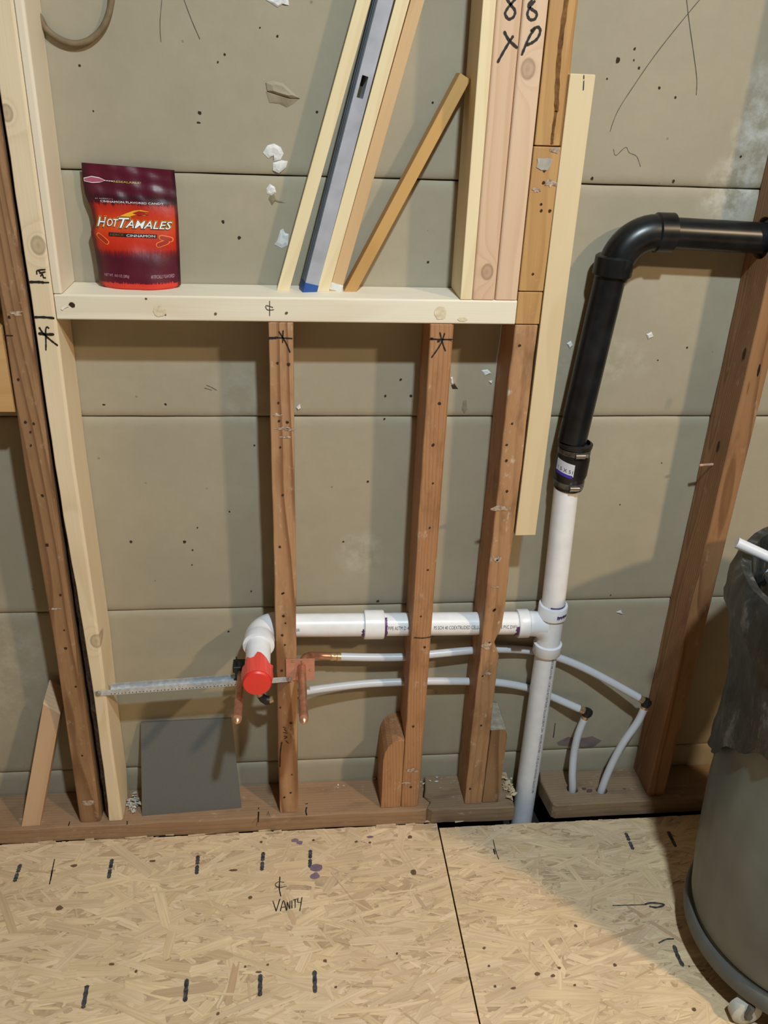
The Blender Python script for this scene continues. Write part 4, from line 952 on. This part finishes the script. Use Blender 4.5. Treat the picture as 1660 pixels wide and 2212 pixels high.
# ------------------------------------------------------------------ water tubes, copper stubs, bracket
def supply(name, path, riser, elb, label):
    o = thing(name, elb, label, 'pipe')
    mm = M(); mm.tube(path, .0083, 16); mm.obj('tube', PEX, o)
    mm = M(); mm.tube(riser, .0083, 16); mm.obj('riser_tube', PEX, o)
    a, b = path[-1], riser[0]; da = (Vector(elb)-a).normalized(); db = (b-Vector(elb)).normalized()
    mm = M(); mm.tube([a-da*.004, elb-da*.004], .0078, 12); mm.tube([elb+db*.004, b+db*.004], .0078, 12); mm.obj('crimp_ring', BRASS, o)
    mm = M(); mm.tube([elb-da*.009, elb-da*.0085, elb+da*.002, elb+da*.009, elb+da*.0095], [.006, .0088, .0098, .0092, .006], 8); mm.tube([elb-db*.008, elb, elb+db*.0095, elb+db*.010], [.0085, .0098, .0090, .006], 8); mm.obj('elbow_fitting', BLACKP, o)
    return o
sA = supply('water_tube', TU, risA, at(1396, 1517, Y=.042), 'upper translucent water tube bending down to elbow beside the tall right stud')
sB = supply('water_tube', TL, risB, at(1269, 1538.5, Y=.062), 'lower translucent water tube ending in black elbow nearest the drain pipe')
ce = cr([at(655, 1438, Y=.004), at(657, 1424, Y=.018), at(668, 1417, Y=.040), at(690, 1416.5, Y=.056), at(716, 1418, Y=.06)], 5)
mm = M(); mm.tube(ce, .0078, 16); mm.obj('copper_elbow', COPPER, sA)
mm = M(); p = at(713, 1418, Y=.06); q_ = at(737, 1419, Y=.06); mm.tube([p, lerp(p, q_, .08), lerp(p, q_, .35), lerp(p, q_, .4), lerp(p, q_, .6), lerp(p, q_, .65), q_], [.0078, .009, .009, .0082, .0082, .0092, .0086], 16); mm.obj('brass_ring', BRASS, sA)
def copper_stub(px, py, tx, ty, Y0, label):
    a = at(px, py, Y=Y0); e = at(tx, ty, Z=a.z-.002); o = thing('copper_stub', a, label, 'pipe')
    d = (e-a).normalized(); L = (e-a).length
    mm = M(); mm.tube([a, a+d*(L-.024), a+d*(L-.018), a+d*(L-.012)], [.0081, .0081, .0086, .0083], 18); mm.obj('stub_tube', COPPER, o)
    mm = M(); mm.tube([a+d*(L-.0125), a+d*(L-.007), a+d*(L-.003), a+d*L], [.0084, .0078, .0055, .002], 18); mm.obj('closed_tip', plain('bright_copper', (.80, .45, .28), .3, .1, 60, metal=.7), o)
    return o
copper_stub(652, 1441, 657, 1562, -.004, 'copper stub pipe poking out beside the starred brown stud')
cs2 = copper_stub(523, 1447, 512, 1562, .012, 'copper stub pipe poking out left of the red cap')
# copper strap plate
p0, p1 = at(618, 1425, Y=-.003), at(680, 1468, Y=-.003)
mm = M(); mm.box((p0.x, -.0032, p1.z), (p1.x, -.0014, p0.z)); o = mm.obj('copper_strap', COPPERPLATE, base=(p0.x, -.003, p1.z)); tag(o, 'pinkish copper strap plate nailed to the brown stud beside its stub', 'plate')
mm = M()
for (x, y) in ((633, 1428), (653, 1429), (671, 1447)):
    c = at(x, y, Y=-.0034); mm = M(); mm.tube([c, c+V(0, -.0008, 0), c+V(0, -.0014, 0)], [.0030, .0030, .0018], 10); q = mm.obj('nail_head', BRASS, None); q.parent = o; q.matrix_parent_inverse = Matrix.Translation(-Vector(o.location))
# bracket bar
ba, bb = at(206, 1498, Y=-.002), at(632, 1466.5, Y=-.002)
brk = thing('mounting_bracket', ba, 'perforated galvanised bracket bar screwed across from the white post', 'bracket')
def bar(name, x0, x1, y0, y1, dz0, dz1, mat_):
    z = lambda x: lerp(ba, bb, (x-ba.x)/(bb.x-ba.x)).z
    mm = M(); vs = []
    for x in (x0, x1):
        vs += [V(x, y0, z(x)+dz0), V(x, y1, z(x)+dz0), V(x, y1, z(x)+dz1), V(x, y0, z(x)+dz1)]
    mm.add(vs, [(0, 1, 2, 3), (7, 6, 5, 4), (0, 4, 5, 1), (1, 5, 6, 2), (2, 6, 7, 3), (3, 7, 4, 0)]); return mm.obj(name, mat_, brk)
bar('front_flange', ba.x, bb.x, -.0022, -.0010, -.0065, .0055, STEEL)
xq = at(243, 1490, Y=.0).x; xe = at(512, 1475, Y=0).x
xr = -.3255
bar('channel_floor', xr+.003, xe, -.0010, .0180, -.0065, -.0055, STEEL)
bar('inner_rail', xr+.003, xe-.01, .0060, .0100, -.0054, -.0042, BLACKP)
bar('rear_flange', xr+.003, xe, .0180, .0192, -.0065, .0050, STEEL)
zb = lambda x: lerp(ba, bb, (x-ba.x)/(bb.x-ba.x)).z
hm = M()
for i in range(46):
    x = lerp(ba.x+.03, -.012, i/45)
    for dz in (-.0038,):
        c = V(x, -.00235, zb(x)+dz); hm.add([c+V(math.cos(j*math.pi/3)*.0012, 0, math.sin(j*math.pi/3)*.0012) for j in range(6)], [(0, 1, 2, 3, 4, 5)])
hm.obj('perforations', HOLE, brk, kind='stuff')
for x, y in ((213, 1497), (626, 1467)):
    c = at(x, y, Y=-.0024); mm = M(); mm.tube([c, c+V(0, -.0022, 0), c+V(0, -.0036, 0)], [.0052, .0052, .0032], 6); mm.obj('hex_screw', plain('dull_screw', (.40, .36, .30), .5, metal=.7), brk)
# black clips on the bracket
c = at(517, 1444, Y=.010)
clip_ = thing('pipe_clip', c, 'black plastic pipe clip on the bracket, left of the red cap', 'clip')
mm = M(); mm.box((c.x-.012, .000, c.z-.004), (c.x+.012, .028, c.z+.010), .002); mm.box((c.x-.008, .002, c.z-.022), (c.x+.010, .024, c.z-.004), .002); mm.obj('clip_body', BLACKP, clip_)
mm = M(); mm.tube([(c.x-.004, .010, c.z+.009), (c.x-.0045, .010, c.z+.028), (c.x-.0045, .010, c.z+.0285)], [.0016, .0013, .0005], 8); mm.obj('clip_pin', BLACKP, clip_)
c = at(572, 1512, Y=.02); 
cl2 = thing('elbow_fitting', c, 'small black elbow fitting under the red cap', 'fitting')
mm = M(); mm.tube([c+V(-.008, 0, .012), c+V(-.003, 0, .004), c+V(.004, 0, -.001), c+V(.010, 0, -.001)], [.0075, .0085, .0095, .009], 12); mm.obj('fitting_body', BLACKP, cl2)
mm = M(); mm.tube([c+V(-.012, .002, .024), c+V(-.007, .001, .010)], .0075, 12); mm.obj('copper_collar', COPPER, cl2)
mm = M(); mm.tube([c+V(.0095, 0, -.001), c+V(.018, 0, .002)], .0072, 12); mm.obj('brass_collar', BRASS, cl2)
tp = TL[0]
mm = M(); mm.tube([tp+V(-.03, -.003, -.006), tp+V(-.002, 0, -.001)], .0079, 12); mm.obj('brass_ring', BRASS, sB)

# ------------------------------------------------------------------ grey board leaning in the bay
GB = plain('grey_tile_board', (.125, .125, .118), .55, .04, 400, bump=.03)
bl, br_ = at(307, 1763, Z=ZP), at(522, 1745, Z=ZP); tl_, tr = at(304, 1561, Y=.082), at(500, 1552, Y=.082)
nrm = ((br_-bl).cross(tl_-bl)).normalized()
if nrm.y > 0: nrm = -nrm
mm = M(); vs = [bl, br_, tr, tl_]; vs = vs+[p-nrm*.006 for p in vs]; lift = V(0, 0, .0005)
mm.add([p+lift for p in vs], [(0, 1, 2, 3), (7, 6, 5, 4), (0, 4, 5, 1), (1, 5, 6, 2), (2, 6, 7, 3), (3, 7, 4, 0)])
gb = mm.obj('grey_board', GB, base=bl); tag(gb, 'flat square grey board leaning on the wall above the sole plate', 'board')
mm = M()
for (u, v, r) in ((.13, .70, .0018), (.44, .27, .0026), (.47, .08, .003), (.92, .11, .0022), (.15, .72, .0012)):
    c = bl+(br_-bl)*u+(tl_-bl)*v+nrm*.0006+lift; e1 = (br_-bl).normalized(); e2 = (tl_-bl).normalized()
    mm.add([c+e1*math.cos(j*math.pi/4)*r+e2*math.sin(j*math.pi/4)*r for j in range(8)], [tuple(range(8))])
q = mm.obj('fastener_holes', HOLE, None, kind='stuff'); q.parent = gb; q.matrix_parent_inverse = Matrix.Translation(-Vector(gb.location))

# peg in the right stud and crumbs
c = at(1541, 1003, X=.8228); mm = M(); mm.tube([V(.8226, c.y, c.z), V(.795, c.y-.004, c.z), V(.7945, c.y-.004, c.z)], [.0026, .0024, .001], 8)
o = mm.obj('wooden_peg', plain('pink_peg', (.62, .38, .26), .6), base=c); o.parent = SE; o.matrix_parent_inverse = Matrix.Translation(-Vector(SE.location))
mm = M()
for (x, y) in ((1608, 765), (1552, 965), (1640, 800)):
    c = at(x, y, X=.8222); mm.add([c+V(0, math.cos(j*math.pi/4)*.004, math.sin(j*math.pi/4)*.012) for j in range(8)], [tuple(range(8))])
q = mm.obj('nail_holes', HOLE, None, kind='stuff'); q.parent = SE; q.matrix_parent_inverse = Matrix.Translation(-Vector(SE.location))
def crumbs(name, centre, spread, n, mat_, label, size=.004, pile=.0):
    mm = M(); R = random.Random(n)
    for i in range(n):
        x, y = R.gauss(centre.x, spread[0]), R.gauss(centre.y, spread[1]); y = max(.002, min(y, D-.006)); r = R.uniform(.3, 1)*size; z = ZP+r*.35+R.random()*pile
        vs = [V(x+R.uniform(-r, r)*1.3, y+R.uniform(-r, r), z+R.uniform(-.35, .5)*r) for _ in range(6)]
        mm.add(vs, [(0, 1, 2), (0, 2, 3), (3, 4, 5), (1, 4, 2), (0, 3, 5), (2, 4, 3), (1, 5, 4), (0, 5, 1)])
    o = mm.obj(name, mat_, base=(centre.x, centre.y, ZP), kind='stuff'); tag(o, label, 'debris'); return o
WOOLY = plain('white_wool', (.55, .55, .50), .95, .2, 100)
SHAV = plain('wood_shaving', (.60, .45, .27), .8, .2, 100)
crumbs('insulation_fluff', at(291, 1740, Z=ZP), (.006, .012), 40, WOOLY, 'white insulation fluff at the foot of the new post', .008, .014)
crumbs('wood_shavings', at(1098, 1700, Z=ZP), (.006, .024), 46, SHAV, 'pale wood shavings beside the plastered scab block', .008, .006)
crumbs('plaster_crumbs', V(.36, .07, ZP), (.03, .008), 12, GYP, 'white plaster crumbs on the plate between the middle studs', .004)
crumbs('plaster_crumbs', V(.16, .07, ZP), (.05, .008), 6, GYP, 'few white plaster crumbs on the plate left of the rounded block', .003)

# ------------------------------------------------------------------ grey bin on a dolly with a bag
BC = V(.975, -.372, 0)
binT = thing('trash_bin', (BC.x, BC.y, 0), 'large round grey plastic bin on a wheeled dolly, lined with a bag', 'bin')
GREYP = plain('grey_bin_plastic', (.122, .140, .132), .42, .18, 7, bump=.06)
GREYDK = plain('dark_grey_dolly', (.10, .10, .092), .55, .15, 12)
N = 96
def lathe(prof, mod=None):
    mm = M(); rings = []
    for r, z in prof:
        ring = []
        for j in range(N):
            a = 2*math.pi*j/N; rr = r+(mod(a, z) if mod else 0); ring.append(V(BC.x+rr*math.cos(a), BC.y+rr*math.sin(a), z))
        rings.append(ring)
    return mm.loft(rings, caps=(False, False))
def ribs(a, z):
    k = abs((a/(2*math.pi)*14) % 1-.5)
    return -.0055*max(0, 1-k/.11) if .13 < z < .52 else 0
BT = [(.112, .205), (.2, .2145), (.35, .2225), (.5, .2225), (.6, .228), (.66, .236), (.70, .242)]
prof = [(.0, .098), (.19, .098), (.201, .102)]+[(interp(BT, z), z) for z in [.112+.588*i/30 for i in range(31)]]+[(.250, .715), (.256, .735), (.256, .772), (.250, .780), (.242, .772), (.236, .70), (.224, .60), (.190, .16), (.0, .125)]
lathe(prof, ribs).obj('bin_body', GREYP, binT)
lathe([(.0, .056), (.204, .060), (.211, .063), (.213, .074), (.212, .086), (.208, .091), (.200, .0915), (.198, .0965), (.0, .0965)]).obj('dolly', GREYDK, binT)
WHEEL = plain('white_wheel', (.52, .52, .48), .5, .1, 40)
for k in range(3):
    a = math.radians(217+120*k); c = V(BC.x+.200*math.cos(a), BC.y+.200*math.sin(a), .027)
    t = V(math.cos(a+.9), math.sin(a+.9), 0)
    mm = M(); mm.tube([c-t*.013, c-t*.012, c-t*.009, c+t*.009, c+t*.012, c+t*.013], [.014, .022, .0268, .0268, .022, .014], 24); cw = mm.obj('caster', WHEEL, binT)
    s = t.cross(V(0, 0, 1)); mm = M()
    for sg in (-1, 1):
        mm.tube([c+t*sg*.0145, c+t*sg*.0155+V(0, 0, .012)+s*.004, c+t*sg*.0145+V(0, 0, .030)], .006, 8)
    mm.tube([c+t*-.0158, c+t*.0158], .007, 12); mm.obj('caster_fork', GREYDK, binT)
# bag over the rim
def bag_mat2():
    k = NT('dusty_bag_film'); p = k.obj(); a = k.noise(k.vm('MULTIPLY', p, (26, 26, 12)), 1.0, 6, .7).outputs[0]
    c = k.ramp(a, [(.38, (.010, .012, .012)), (.55, (.030, .034, .033)), (.70, (.16, .17, .165))])
    k.bump(a, .6, .006); return k.out(c, .45)
def bagmod(a, z):
    return .0022*math.sin(a*11+z*24)+.0022*math.sin(a*5-z*17+1)+.0018*math.sin(a*23+z*40)+.0012*math.sin(a*41-z*60)
mm = M(); rings = []
def hem(a):
    d = (math.degrees(a)-149+180) % 360-180
    return .575-.155*math.exp(-((d-6)/24)**2)+.012*math.sin(a*7+.5)+.006*math.sin(a*19)
for t in range(0, 27):
    ring = []
    for j in range(N):
        a = 2*math.pi*j/N
        if t <= 20: z = lerp(hem(a), .792, (t/20)); r = max(interp(BT+[(.715, .252), (.735, .258), (.775, .258), (.80, .256)], z)+.0105, 0)
        elif t == 21: z, r = .806, .260
        elif t == 22: z, r = .804, .246
        else: z = .795-(t-22)*.05; r = .238-.0062*(t-22)
        r += bagmod(a, z)*(.5 if 20 <= t <= 22 else .25 if t > 22 else 1)
        ring.append(V(BC.x+r*math.cos(a), BC.y+r*math.sin(a), z))
    rings.append(ring)
mm.loft(rings, caps=(False, True)); bo = mm.obj('bin_bag', bag_mat2(), base=(BC.x, BC.y, .55)); tag(bo, 'dark dusty bag draped over the rim of the grey bin', 'bag')
# contents
def crumple(name, c, r, mat_, label, seed, sq=(1, 1, 1)):
    R = random.Random(seed); bm = bmesh.new(); bmesh.ops.create_icosphere(bm, subdivisions=3, radius=r)
    fr = [Vector((R.uniform(-1, 1), R.uniform(-1, 1), R.uniform(-1, 1))).normalized() for _ in range(14)]
    for v in bm.verts:
        d = v.co.normalized(); k = min(1, min(1/max(.2, d.dot(f)*1.25) for f in fr if d.dot(f) > .05)); v.co = Vector((v.co.x*k*sq[0], v.co.y*k*sq[1], v.co.z*k*sq[2]))
    me = bpy.data.meshes.new(name); bm.to_mesh(me); bm.free(); me.materials.append(mat_); o = bpy.data.objects.new(name, me); COL.objects.link(o); o.location = c; tag(o, label, 'paper'); return o
lathe([(.0, .632), (.1, .628), (.17, .616), (.196, .603), (.0, .600)]).obj('bin_waste', plain('mixed_waste', (.10, .10, .095), .9, .4, 40, bump=1.0), binT)
crumple('crumpled_paper', (.828, -.247, .765), .033, plain('pale_blue_paper', (.62, .74, .80), .7, .06, 60), 'pale blue crumpled paper inside the bagged bin', 5, (.9, .9, .75))
crumple('crumpled_paper', (.842, -.205, .735), .016, plain('pale_grey_paper', (.55, .58, .60), .7, .06, 60), 'grey white paper scrap at the near edge inside the bin', 8, (1, .7, .6))
w0 = at(1592, 1172, Y=BC.y+.12); w1 = at(1700, 1222, Y=BC.y+.09)
mm = M(); mm.tube([w0, lerp(w0, w1, .5), w1], .0088, 18); o = mm.obj('pipe_offcut', PEX, base=w1); tag(o, 'white tube offcut sticking out over the bin bag rim', 'pipe')
